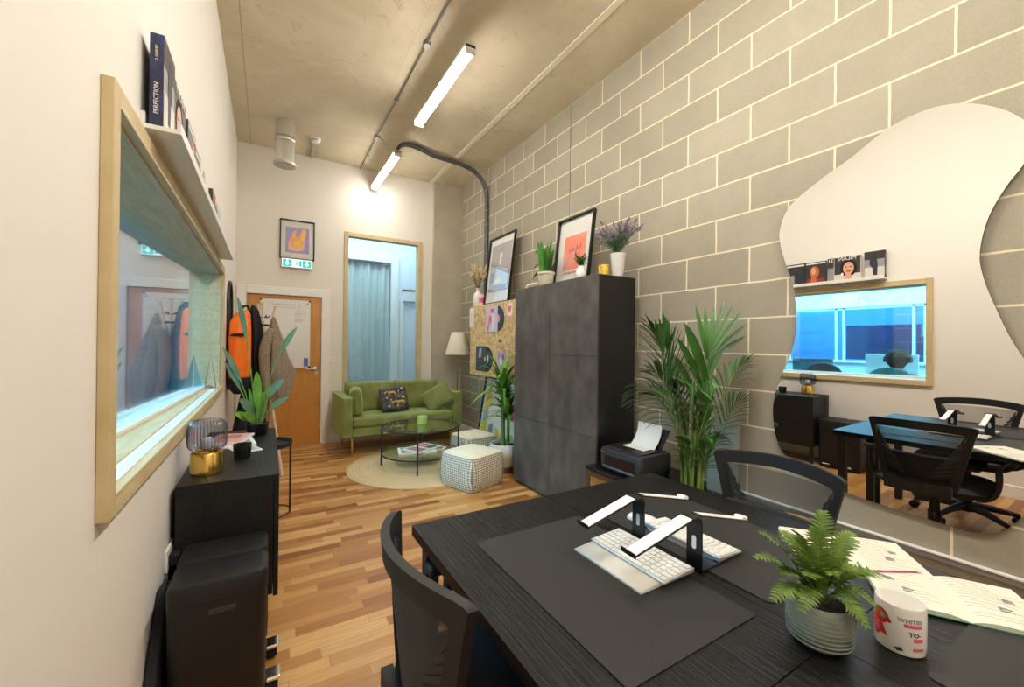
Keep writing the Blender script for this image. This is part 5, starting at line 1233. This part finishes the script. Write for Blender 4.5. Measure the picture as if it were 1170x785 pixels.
t = coat('wool_jacket', 'brown wool jacket hanging in a point nearest the amber door', .085, 4.83, [(1.60, -.03, 0, .010, .015), (1.55, -.03, 0, .03, .03), (1.38, -.01, 0, .065, .05), (1.20, .0, 0, .095, .07), (1.05, .015, 0, .135, .08), (.92, .02, .0, .115, .08), (.80, .03, .0, .085, .07), (.745, .035, 0, .06, .05)], 'tan', 'jacket', 5, .16, 8)
MB().tube(bez([(-.05, -.05, 1.48), (-.13, -.07, 1.30), (-.12, -.06, 1.12), (-.07, -.06, .83)], 10), [.028, .040, .046, .05, .052, .05, .048, .046, .045, .044, .04], 12).build('sleeve', 'tan', t, smooth='all')
MB().prism([(.02, -.075, 1.30), (.06, -.08, 1.29), (.07, -.085, 1.27), (.03, -.08, 1.275)], (0, .01, 0)).build('pocket_flap', 'tan', t)
# triangular card stood on the far window sill
t = thing('folded_card', 'folded picture card standing on the far end of the window sill', 'card', (-.385, 4.03, WZ0 + .017), R(4))
MB().add([(-.035, -.09, 0), (-.035, .09, 0), (0, .0, .26), (.035, -.09, 0), (.035, .09, 0)], [(0, 1, 2), (3, 4, 2)]).build('card', mat('teal_brown_card', (.05, .16, .17), .4, noise=(16, (.22, .12, .07), .4, .6)), t, solid=.003)
# ================================================================== DESKS
DH = .73
def desk(lab, x0, x1, y0, y1, shown=True):
    t = thing('office_desk', lab, 'desk', (x0, y0, 0)); w, d = x1 - x0 - .002, y1 - y0 - .002
    B(0, w, 0, d, DH - .034, DH).build('tabletop', 'desk', t, bevel=.0012)
    for x in (.03, w - .075):
        for y in (.02, d - .065): B(x, x + .045, y, y + .045, 0, DH - .034).build('leg', 'blackm', t, bevel=.002)
    MB().box(.05, w - .05, .03, .05, DH - .09, DH - .034).box(.05, w - .05, d - .05, d - .03, DH - .09, DH - .034).build('rail', 'blackm', t)
    return t
XM, YE = 1.022, .398
desk('black-brown desk at the left, with the mesh chair pushed up to its side', .43, XM, YE, 1.375)
desk('black-brown desk at the right, along the curvy mirror', XM, 1.625, YE, 1.375)
desk('black desk in the near left row, mostly below the frame', .43, XM, YE - 1.0, YE)
desk('black desk in the near right row, under the notebook and mug', XM, 1.625, YE - 1.0, YE)
TZ = DH + .0004
def mat_pad(lab, x0, x1, y0, y1):
    r = .014; pts = []
    for cx, cy, a0 in ((x1 - r, y1 - r, 0), (x0 + r, y1 - r, 90), (x0 + r, y0 + r, 180), (x1 - r, y0 + r, 270)):
        for k in range(6): a = R(a0 + 18 * k); pts.append((cx + r * math.cos(a), cy + r * math.sin(a), TZ))
    o = MB().prism(pts, (0, 0, .0026)).build('desk_pad', 'pad', None, bevel=.0006); return tag(o, lab, 'desk pad')
mat_pad('large charcoal desk pad on the left desk under the keyboard', .563, .975, .520, 1.150)
mat_pad('charcoal desk pad on the right desk under the second keyboard', 1.050, 1.46, .523, 1.150)
mat_pad('charcoal desk pad at the near right, in front of the notebook', 1.075, 1.50, -.30, .262)
mat_pad('charcoal desk pad on the near left desk, out of frame', .563, .975, -.30, .262)
PT = TZ + .0028
def keyboard(lab, x0, y0, w, l, kx=1):
    """keys run along world y; x0,y0 = near corner, w across (x), l along (y)"""
    t = thing('keyboard', lab, 'keyboard', (x0, y0, PT))
    back = 1 if kx > 0 else 0
    z0, z1 = (.005, .012) if kx > 0 else (.012, .005)
    MB().add([(0, 0, 0), (w, 0, 0), (w, l, 0), (0, l, 0), (0, 0, z0), (w, 0, z1), (w, l, z1), (0, l, z0)], [(0, 3, 2, 1), (4, 5, 6, 7), (0, 1, 5, 4), (1, 2, 6, 5), (2, 3, 7, 6), (3, 0, 4, 7)]).build('case', 'alu', t, bevel=.0015)
    mb = MB(); rows = 6; dx = (w - .008) / rows
    for r_ in range(rows):
        n = 14 if r_ else 10; ws = [1] * n
        if r_ == 0: ws = [1, 1, 1, 1.2, 5, 1.2, 1, 1, 1, 1]
        elif r_ in (1, 2, 3): ws = [1.6] + [1] * 11 + [1.6]
        dy = (l - .008) / sum(ws); yy = .004
        for wv in ws:
            xa = .004 + dx * (r_ if kx > 0 else rows - 1 - r_); za = z0 + (z1 - z0) * (xa + dx / 2) / w
            mb.box(xa + .0012, xa + dx - .0012, yy + .0012, yy + dy * wv - .0012, za - .001, za + .0025); yy += dy * wv
    mb.build('keys', 'white', t, bevel=.0006, seg=1)
    return t
t = keyboard('white keyboard lying on the white wedge on the left desk pad', .869, .690, .120, .275)
t.location.z = PT + .012
k2 = keyboard('white keyboard on the right desk pad behind the laptop stands', 1.105, .693, .112, .275, -1)
k2.location.z = PT + .006
B(.0, .014, .02, .255, -.006, .0).build('foot', 'white', k2)
t = thing('trackpad_rest', 'pale curved wedge rest partly under the left keyboard', 'wrist rest', (.800, .705, PT))
MB().grid(lambda u, v: (.0 + .155 * u, .255 * v, .004 + .009 * math.sin(u * PI * .5)), 10, 2).build('top_sheet', mat('warm_silver', (.60, .59, .54), .4), t, smooth='all', solid=.0016)
MB().prism([(0, 0, 0), (.155, 0, 0), (.155, 0, .0115), (.06, 0, .008), (0, 0, .0035)], (0, .255, 0)).build('base', 'white', t, bevel=.001)
t = thing('computer_mouse', 'white mouse at the far end of the right desk pad', 'mouse', (1.145, 1.005, PT), R(15))
MB().grid(lambda u, v: (.030 * math.sin((u - .5) * PI) * (1 - .15 * (2 * v - 1) ** 2) * math.sqrt(max(0, 1 - (2 * v - 1) ** 6)), .057 * (2 * v - 1), .022 * math.cos((u - .5) * PI) ** .6 * max(0, 1 - (2 * v - 1) ** 4) ** .7 if 0 < u < 1 else 0), 14, 16).build('shell', 'ceramic', t, smooth='all')
B(-.018, .018, -.05, .05, 0, .003).build('base_plate', 'grey', t)
def stand(lab, x, y, tipL, tipR):
    t = thing('laptop_stand', lab, 'laptop stand', (x, y, PT))
    wd = .024; H_ = .152
    # base plate, upright and rounded shoulder: one bent black sheet
    prof = [(.10, .0), (.10, .004), (.006, .005), (.004, .009), (.004, H_ - .02), (.0, H_ - .008), (-.012, H_), (-.030, H_ - .004), (-.032, H_ - .009), (-.014, H_ - .006), (-.004, H_ - .013), (-.0005, H_ - .022), (-.0005, .0)]
    o = MB()
    a = [(px_, -wd, pz) for px_, pz in prof]
    o.prism(a, (0, wd * 2, 0)).build('bent_upright', 'dmetal', t, bevel=.001)
    MB().prism([(-.0012, .0065 * math.cos(q), .075 + (.012 if math.sin(q) > 0 else -.012) + .0065 * math.sin(q)) for q in [2 * PI * k / 24 for k in range(24)]], (.006, 0, 0)).build('cable_slot', 'alu', t)
    def arm(tip, s_):
        b0 = Vector((-.020 if s_ < 0 else .004, 0, H_ - .001)); e = Vector(tip)
        d = (e - b0); L_ = d.length; d.normalize(); sd = Vector((0, 1, 0)); sd = (sd - d * sd.dot(d)).normalized(); up = d.cross(sd) if d.cross(sd).z > 0 else sd.cross(d)
        m3 = Matrix((d, sd, up)).transposed()
        w_ = .040 if s_ < 0 else .030
        MB().obox((b0 + e) / 2, (L_, w_ + .003, .004), m3).build('arm', 'dmetal', t, bevel=.001)
        MB().obox((b0 + e) / 2 + up * .0026 + d * .006, (L_ - .014, w_ - .003, .0014), m3).build('arm_pad', 'white', t, bevel=.0004)
        if s_ < 0: MB().obox(e + up * .005, (.003, w_ + .010, .014), m3).build('front_lip', 'dmetal', t, bevel=.001)
        else: MB().obox(e - d * .012 + up * .006, (.026, w_, .012), m3).build('front_lip', 'white', t, bevel=.004)
    arm(tipL, -1); arm(tipR, 1)
    return t
stand('black laptop stand with pale arms, the farther of the pair on the desks', 1.000, .895, (-.215, .01, .098), (.225, .0, .098))
stand('black laptop stand with pale arms, the nearer of the pair, beside the keyboards', 1.022, .715, (-.245, .01, .098), (.228, -.005, .092))

# ---- fern
t = thing('potted_fern', 'green fern in a ribbed grey-green pot on the near edge of the desks', 'plant', (1.005, .408, TZ))
MB().lathe([(.001, 0), (.038, 0), (.046, .006), (.055, .03), (.0585, .055), (.057, .085), (.0555, .094), (.053, .094), (.050, .08), (.001, .08)], n=56, cap=False).build('pot', 'potg', t, smooth=True)
for k in range(9): MB().lathe([(.0, 0)] and [(r_, z_) for r_, z_ in ((.0562 + .0032 * math.sin(PI * (k + 1) / 10.5), .017 + k * .0085 - .0018), (.0568 + .0032 * math.sin(PI * (k + 1) / 10.5), .017 + k * .0085), (.0562 + .0032 * math.sin(PI * (k + 1) / 10.5), .017 + k * .0085 + .0018))], n=56, cap=False).build('relief_band', 'potg', t, smooth=True)
MB().lathe([(.001, .084), (.052, .082)], n=28).build('soil', 'soil', t)
fr_ = MB(); rac_ = MB(); rr = random.Random(9)
def fern_frond(tip, lift, L0=.036, n=15):
    tip = Vector(tip); b0 = Vector((tip.x * .12, tip.y * .12, .085)); mid = Vector((tip.x * .45, tip.y * .45, .085 + lift))
    c = bez([b0, mid, tip], 24); rac_.tube(c, [.0014 - .0009 * k / 24 for k in range(25)], 5)
    for k in range(n):
        q = .22 + .76 * k / (n - 1); f = q * 24; i = min(int(f), 23); p = c[i].lerp(c[i + 1], f - i); d = (c[i + 1] - c[i]).normalized()
        side = d.cross(Vector((0, 0, 1)));
        if side.length < .2: side = Vector((.8, -.6, 0))
        side.normalize(); nrm = side.cross(d)
        L_ = L0 * (.35 + .65 * math.sin(PI * min(1, (q - .15) * 1.15))) * (1 - .25 * q)
        for sg in (-1, 1):
            dr = (side * sg + d * .45 + nrm * rr.uniform(.0, .35)).normalized()
            e_ = p + dr * L_ + Vector((0, 0, -.12 * L_)); fr_.blade(bez([p, p + dr * L_ * .5 + nrm * .002, e_], 5), .0080 * (1 - .35 * q) + .001, up=nrm, fold=.2, shape=lambda s: (1 - s ** 2.2) * .95 + .05)
# directions: image-right is (+.86,-.51), towards the camera is (-.51,-.86)
def dirv(r_, f_, z_): return (.86 * r_ + -.51 * f_, -.51 * r_ - .86 * f_, z_)
for (r_, f_, z_, lf) in ((-.135, .00, .175, .10), (-.110, -.03, .215, .11), (-.060, .01, .235, .12), (.045, -.05, .255, .13), (.075, -.01, .225, .12), (.100, -.03, .200, .11), (.120, .02, .150, .09),
                         (.080, .055, .100, .075), (.03, .080, .085, .07), (-.075, .055, .100, .08), (-.115, .03, .105, .07), (-.02, -.09, .19, .10), (-.01, .05, .17, .10), (-.05, .04, .16, .09), (.05, .03, .17, .10), (-.09, .01, .15, .08), (.07, -.05, .16, .09), (-.03, -.04, .20, .11), (.02, .02, .15, .09), (.01, -.02, .23, .12)):
    fern_frond(dirv(r_, f_, z_), lf)
fr_.build('fronds', 'fern', t, smooth='all'); rac_.build('frond_ribs', 'stem', t)

# ---- mug
MX, MY = 1.142, .318
t = thing('mug', 'white mug with a red parrot shape and pink lettering beside the fern', 'mug', (MX, MY, TZ))
MB().lathe([(.001, 0), (.036, 0), (.0395, .003), (.0405, .01), (.0405, .094), (.0395, .0965), (.0375, .094), (.0370, .012), (.034, .006), (.001, .005)], n=64, cap=False).build('cup', 'ceramic', t, smooth=True)
ha = R(16); hd_ = Vector((math.cos(ha), math.sin(ha), 0))
MB().tube([hd_ * (.039 + .026 * math.sin(a)) + Vector((0, 0, .048 - .028 * math.cos(a))) for a in [PI * k / 14 for k in range(15)]], .0055, 10).build('handle', 'ceramic', t, smooth=True)
fa = math.atan2(-MY, -MX)   # angle facing the camera
def wrap(nm, pts, m, off=.0004, n=1):  # pts (arc metres to image right, z) -> on the cup wall
    r_ = .0405 + off; vs = []
    P3 = []
    for i in range(len(pts)):
        a, b_ = pts[i], pts[(i + 1) % len(pts)]
        for q in range(4): P3.append((a[0] + (b_[0] - a[0]) * q / 4, a[1] + (b_[1] - a[1]) * q / 4))
    bm = bmesh.new(); f = bm.faces.new([bm.verts.new((x, z_, 0)) for x, z_ in P3]); bmesh.ops.triangulate(bm, faces=[f]); bmesh.ops.subdivide_edges(bm, edges=bm.edges, cuts=2, use_grid_fill=False)
    for v in bm.verts:
        x, z_ = v.co.x, v.co.y; a = fa + x / r_; v.co = (r_ * math.cos(a), r_ * math.sin(a), z_)
    me = bpy.data.meshes.new(nm); bm.to_mesh(me); bm.free(); me.materials.append(M[m]); o = bpy.data.objects.new(nm, me); C.objects.link(o); o.parent = t
def dsc(cx, cz, rx, rz, n=18): return [(cx + rx * math.cos(2 * PI * k / n), cz + rz * math.sin(2 * PI * k / n)) for k in range(n)]
wrap('bird_print', dsc(-.034, .066, .017, .016), 'red')
wrap('bird_print', [(-.018, .070), (-.012, .060), (-.016, .057), (-.024, .060)], 'red', .0005)
wrap('bird_print', dsc(-.042, .044, .013, .022), 'red', .0005)
wrap('bird_print', [(-.036, .050), (-.028, .050), (-.022, .036), (-.018, .029), (-.030, .030), (-.036, .036)], 'red', .0006)
wrap('bird_print', dsc(-.028, .067, .006, .005), 'inkg', .0008)
wrap('bird_print', dsc(-.046, .034, .006, .009), 'pink', .0008)
wrap('bird_print', [(-.010, .014), (.002, .018), (.006, .012), (-.004, .009)], 'ink', .0004)
def mugtext(body, size, m, arc, z_):
    o = text('lettering', body, size, m, t, (0, 0, 0), depth=.0001, rot=(0, 0, 0), bold=.0004)
    for v in o.data.vertices:
        x, y, dz = v.co; a = fa + (arc + x) / .0405; r_ = .0409 + dz; v.co = (r_ * math.cos(a), r_ * math.sin(a), z_ + y)
mugtext('WHITES', .011, 'inkg', .016, .073); wrap('word_block', [(.006, .060), (.036, .060), (.036, .067), (.006, .067)], 'pink')
mugtext('TO-', .012, 'ink', .024, .047); wrap('word_block', [(.021, .033), (.040, .033), (.040, .041), (.021, .041)], 'pink'); mugtext('LOVE', .008, 'red', .030, .018)

# ---- notebooks, pen
def notebook(lab, x, y, rz, w, h, z_, cover, seed, th=.008):
    t = thing('open_notebook', lab, 'notebook', (x, y, z_), rz)
    B(-w, w, -h / 2, h / 2, 0, .002).build('cover', cover, t, bevel=.001)
    for s_ in (-1, 1):
        def pg(u, v, s_=s_): return (s_ * w * .985 * u, (v - .5) * h * .98, .0025 + th * (math.sin(min(1, u * 3.2) * PI / 2) * (1 - .25 * u)))
        mb = MB(); n1, n2 = 14, 2; mb.grid(pg, n1, n2)
        o = mb.build('page_block', 'paperc', t, smooth='all')
        edge = MB().prism([(s_ * w * .985 * k / 14, -h * .49, .0024 + th * (math.sin(min(1, k / 14 * 3.2) * PI / 2) * (1 - .25 * k / 14))) for k in range(15)] + [(s_ * w * .985, -h * .49, .0022), (0, -h * .49, .0022)], (0, .98 * h, 0)).build('page_edges', 'paperc', t)
        rr = random.Random(seed + s_); wr = MB()
        for k in range(13):
            yy = h * (.42 - .065 * k); 
            if rr.random() < .2: continue
            x0 = w * .12; x1 = w * rr.uniform(.55, .92); pts = []
            for q in range(26):
                xx = x0 + (x1 - x0) * q / 25; u = xx / (w * .985)
                pts.append((s_ * xx if s_ > 0 else -w * 1.02 + xx, yy + rr.uniform(-.0018, .0018), 0))
            pts = [(p_[0], p_[1], .0032 + th * (math.sin(min(1, abs(p_[0]) / (w * .985) * 3.2) * PI / 2) * (1 - .25 * abs(p_[0]) / (w * .985)))) for p_ in pts]
            wr.tube(pts, .00035, 3)
        for (cx, cy, r_) in ((.55, -.12, .012), (.70, .10, .010)):
            z3 = .0036 + th * .83
            wr.tube([(s_ * w * cx + r_ * math.cos(a * 2.1) * (1 + .3 * math.sin(a * 3)), h * cy + r_ * math.sin(a * 1.7), z3) for a in range(14)], .0006, 3)
        wr.build('pen_sketches', 'inkg', t)
    return t
notebook('open notebook with written pages and a green cover, nearest the mug', 1.455, .315, R(-58), .155, .215, TZ + .003, 'green', 3, .010)
notebook('open white sketchbook lying beyond the green notebook by the mirror', 1.525, .545, R(-52), .16, .22, TZ, 'white', 8, .006)
t = thing('pen', 'thin pink pen lying across the open notebooks', 'pen', (1.47, .415, TZ + .0175), R(-33)); MB().cyl((-.07, 0, 0), (.05, 0, 0), .0022, 8).build('barrel', mat('plum_pen', (.45, .05, .22), .4), t, smooth=True); MB().cyl((.05, 0, 0), (.065, 0, -.001), .002, 8, .0004).build('tip', 'steel', t)

# ================================================================== MESH CHAIRS
def mesh_chair(lab, x, y, rz, cloth=None):
    """sitter faces local +x; origin under the seat centre"""
    t = thing('mesh_office_chair', lab, 'chair', (x, y, 0), rz)
    bs = MB()
    for k in range(5):
        a = 2 * PI * k / 5 + .3; c, s_ = math.cos(a), math.sin(a)
        bs.tube([(.02 * c, .02 * s_, .115), (.15 * c, .15 * s_, .105), (.29 * c, .29 * s_, .075)], [.032, .024, .016], 8)
    bs.lathe([(.001, .07), (.04, .075), (.045, .12), (.03, .14), (.001, .14)], n=20, cap=False)
    sb = bs.build('star_base', 'blackm', t, smooth=True)
    for k in range(5):
        a = 2 * PI * k / 5 + .3; c, s_ = math.cos(a), math.sin(a); p = Vector((.29 * c, .29 * s_, .03)); n_ = Vector((-s_, c, 0))
        MB().cyl(p - n_ * .026, p - n_ * .006, .029, 16).cyl(p + n_ * .006, p + n_ * .026, .029, 16).cyl(p + Vector((0, 0, .0)), p + Vector((0, 0, .05)), .008, 8).build('caster', 'black', t, smooth=True)
    MB().cyl((0, 0, .12), (0, 0, .42), .026, 16).cyl((0, 0, .12), (0, 0, .28), .034, 16).build('gas_lift', 'dmetal', t, smooth=True)
    B(-.12, .12, -.09, .09, .40, .44).build('tilt_mechanism', 'blackm', t, bevel=.01)
    MB().rings([[(hx * math.copysign(abs(math.cos(a)) ** .5, math.cos(a)), hy * math.copysign(abs(math.sin(a)) ** .5, math.sin(a)), z_) for a in [2 * PI * j / 40 for j in range(40)]] for z_, hx, hy in ((.44, .215, .22), (.455, .235, .24), (.485, .25, .265), (.505, .225, .23), (.512, .18, .19), (.514, .05, .05))]).build('seat', 'blackc', t, smooth=True)
    # back: curved frame in the y-z plane, hollow towards the sitter
    def bk(yy, z_): # back surface: curve in plan and lean
        return (-.225 - .11 * (z_ - .50) - .085 * (1 - (yy / .25) ** 2) - (.02 if z_ < .7 else 0) * 0, yy, z_)
    def hwid(z_): return .165 + .082 * min(1, max(0, (z_ - .50) / .38)) ** 1.1
    L_ = []
    for k in range(15): z_ = .50 + .365 * k / 14; L_.append((hwid(z_), z_))
    L_ += [(.246, .873), (.240, .881), (.228, .886)]
    for k in range(1, 24): y_ = .228 - .456 * k / 24; L_.append((y_, .887 + .014 * (1 - (y_ / .228) ** 2)))
    L_ += [(-.228, .886), (-.240, .881), (-.246, .873)] + [(-hwid(.50 + .365 * k / 14), .50 + .365 * k / 14) for k in range(14, -1, -1)]
    for k in range(1, 10): y_ = -.165 + .33 * k / 10; L_.append((y_, .50))
    def inn(y_, z_): return (y_ * .84, .545 + (z_ - .50) * .76)
    fm = MB(); TH = .022
    for dx in (0, -TH):
        fm.rings([[(bk(*p)[0] + dx, p[0], p[1]) for p in L_], [(bk(*inn(*p))[0] + dx, *inn(*p)) for p in L_]], cap=False)
    fm.rings([[bk(*p) for p in L_], [(bk(*p)[0] - TH, *p) for p in L_]], cap=False)
    fm.rings([[bk(*inn(*p)) for p in L_], [(bk(*inn(*p))[0] - TH, *inn(*p)) for p in L_]], cap=False)
    fm.build('back_frame', mat('frame_plastic', (.012, .012, .012), .55, spec=.35), t, smooth=True)
    def msh(u, v):
        z_ = .54 + .295 * v; w_ = hwid(z_) * .88; yy = (u * 2 - 1) * w_; p = bk(yy, z_); return (p[0] - .008, p[1], p[2])
    MB().grid(msh, 20, 10).build('mesh_panel', 'mesh', t, smooth='all')
    for s_ in (-1, 1):        # slotted side gussets: one pierced plate each
        gu = MB(); V_ = []
        for k in range(9):
            z_ = .56 + k * .028; w1 = hwid(z_) * .88; w0 = w1 - .10 * (1 - k / 9.5)
            V_.append((bk(s_ * w0, z_), bk(s_ * w1, z_ + .03), bk(s_ * w0, z_ + .016), bk(s_ * w1, z_ + .046)))
        o_ = []
        for a, b_, c_, d_ in V_:
            n0 = len(gu.v); gu.prism([(q[0] - .004, q[1], q[2]) for q in (a, b_, d_, c_)], (-.008, 0, 0))
        sp_ = [((bk(s_ * (hwid(.56 + k * .028) * .88 - .004), .575 + k * .028))) for k in range(9)]
        gu.tube([(q[0] - .008, q[1], q[2]) for q in sp_], .006, 6)
        gu.build('slotted_gusset', 'blackm', t)
    MB().grid(lambda u, v: (lambda z_: (bk((u * 2 - 1) * hwid(z_) * .9, z_)[0] + .014, (u * 2 - 1) * hwid(z_) * .9, z_))(.49 + .20 * v), 14, 8).build('lumbar_pad', 'blackc', t, smooth='all', solid=.024)
    MB().tube(bez([(-.10, 0, .42), (-.27, 0, .41), (-.335, 0, .44), (-.335, 0, .52)], 10), [.028] * 11, 10).box(-.345, -.315, -.15, .15, .46, .53).build('back_support', 'blackm', t, smooth=True)
    for s_ in (-1, 1):
        MB().tube(bez([(-.08, s_ * .20, .43), (-.10, s_ * .31, .44), (-.12, s_ * .295, .60), (-.10, s_ * .285, .655)], 10), .016, 8).build('arm_post', 'blackm', t, smooth=True)
        B(-.18, .09, s_ * .285 - .03, s_ * .285 + .03, .65, .68).build('armrest', 'black', t, bevel=.012, seg=3)
    return t
mesh_chair('black mesh chair on the right, between the desks and the curvy mirror', 1.745 - .28, .875, PI)
mesh_chair('black mesh chair at the left edge of the desks, its back nearest the camera', .60, .905, 0)
# ================================================================== LIGHTS, CAMERA
def area(name, loc, rot, sx, sy, e, col):
    l = bpy.data.lights.new(name, 'AREA'); l.shape = 'RECTANGLE'; l.size = sx; l.size_y = sy; l.energy = e; l.color = col
    o = bpy.data.objects.new(name, l); C.objects.link(o); o.location = loc; o.rotation_euler = rot; return o
area('office_fill_light', (-2.9, 2.6, 2.85), (0, 0, 0), 1.6, 5.0, 520, (.22, .70, 1.0))  # added cyan area light in place of office daylight, no fitting
area('far_office_light', (-6.3, 3.5, 2.85), (0, 0, 0), 3.5, 5.0, 560, (.14, .60, 1.0))  # likewise added, bluish daylight for the far room
area('corridor_light', (1.4, 6.7, 3.45), (0, 0, 0), 2.2, .6, 34, (.62, .84, 1.0))
wd = bpy.data.worlds.new('world'); bpy.context.scene.world = wd; wd.use_nodes = True
wd.node_tree.nodes['Background'].inputs[0].default_value = (.6, .75, 1, 1); wd.node_tree.nodes['Background'].inputs[1].default_value = .3
GROUPS = dict(book='books and magazines on the picture ledge', batten_light='ceiling batten lights', mesh_office_chair='mesh chairs at the desks', desk_pad='desk pads', keyboard='keyboards on the desks',
    laptop_stand='laptop stands on the desks', pouf='woven poufs', side_cushion='olive side cushions on the sofa', vinyl_record='records on the strand board', open_notebook='notebooks by the mug',
    flexible_conduit='black conduits to the block wall', task_chair='chairs in the neighbouring office', desk_monitor='monitors in the neighbouring office', wall_screen='screens in the far blue room', storage_unit='storage units in the far blue room',
    paper_sheet='sheets on the printer')
for o in list(bpy.context.scene.objects):
    if o.parent is None and 'label' in o:
        st_ = o.name.split('.')[0]
        if st_ in GROUPS: o['group'] = GROUPS[st_]
        elif st_ == 'magazine': o['group'] = 'magazines on the lower table shelf' if o.location.y > 4 else 'magazines on the sideboard'
        elif st_ == 'office_desk' and o.location.x > 0: o['group'] = 'desks pushed together by the mirror'
cam = bpy.data.cameras.new('camera'); co = bpy.data.objects.new('camera', cam); C.objects.link(co)
cam.sensor_fit = 'HORIZONTAL'; cam.sensor_width = 36; cam.lens = 36 * 468.35 / 1170; cam.clip_start = .02
yaw, pitch, roll = .538086765, .00222013543, .0114687914
fwd = Vector((math.sin(yaw) * math.cos(pitch), math.cos(yaw) * math.cos(pitch), math.sin(pitch)))
rt = Vector((math.cos(yaw), -math.sin(yaw), 0)); up = rt.cross(fwd)
r2 = rt * math.cos(roll) + up * math.sin(roll); u2 = -rt * math.sin(roll) + up * math.cos(roll)
co.matrix_world = Matrix.Translation((0, 0, 1.35)) @ Matrix((r2, u2, -fwd)).transposed().to_4x4()
sc = bpy.context.scene; sc.camera = co
sc.view_settings.view_transform = 'Standard'; sc.view_settings.look = 'None'; sc.view_settings.exposure = 0.18; sc.view_settings.gamma = 1; sc.view_settings.use_curve_mapping = False
sc.cycles.max_bounces = 10; sc.cycles.transparent_max_bounces = 16; sc.cycles.glossy_bounces = 6; sc.cycles.diffuse_bounces = 6
sc.cycles.use_denoising = True; sc.cycles.sample_clamp_indirect = 8
sc.cycles.caustics_reflective = False; sc.cycles.caustics_refractive = False
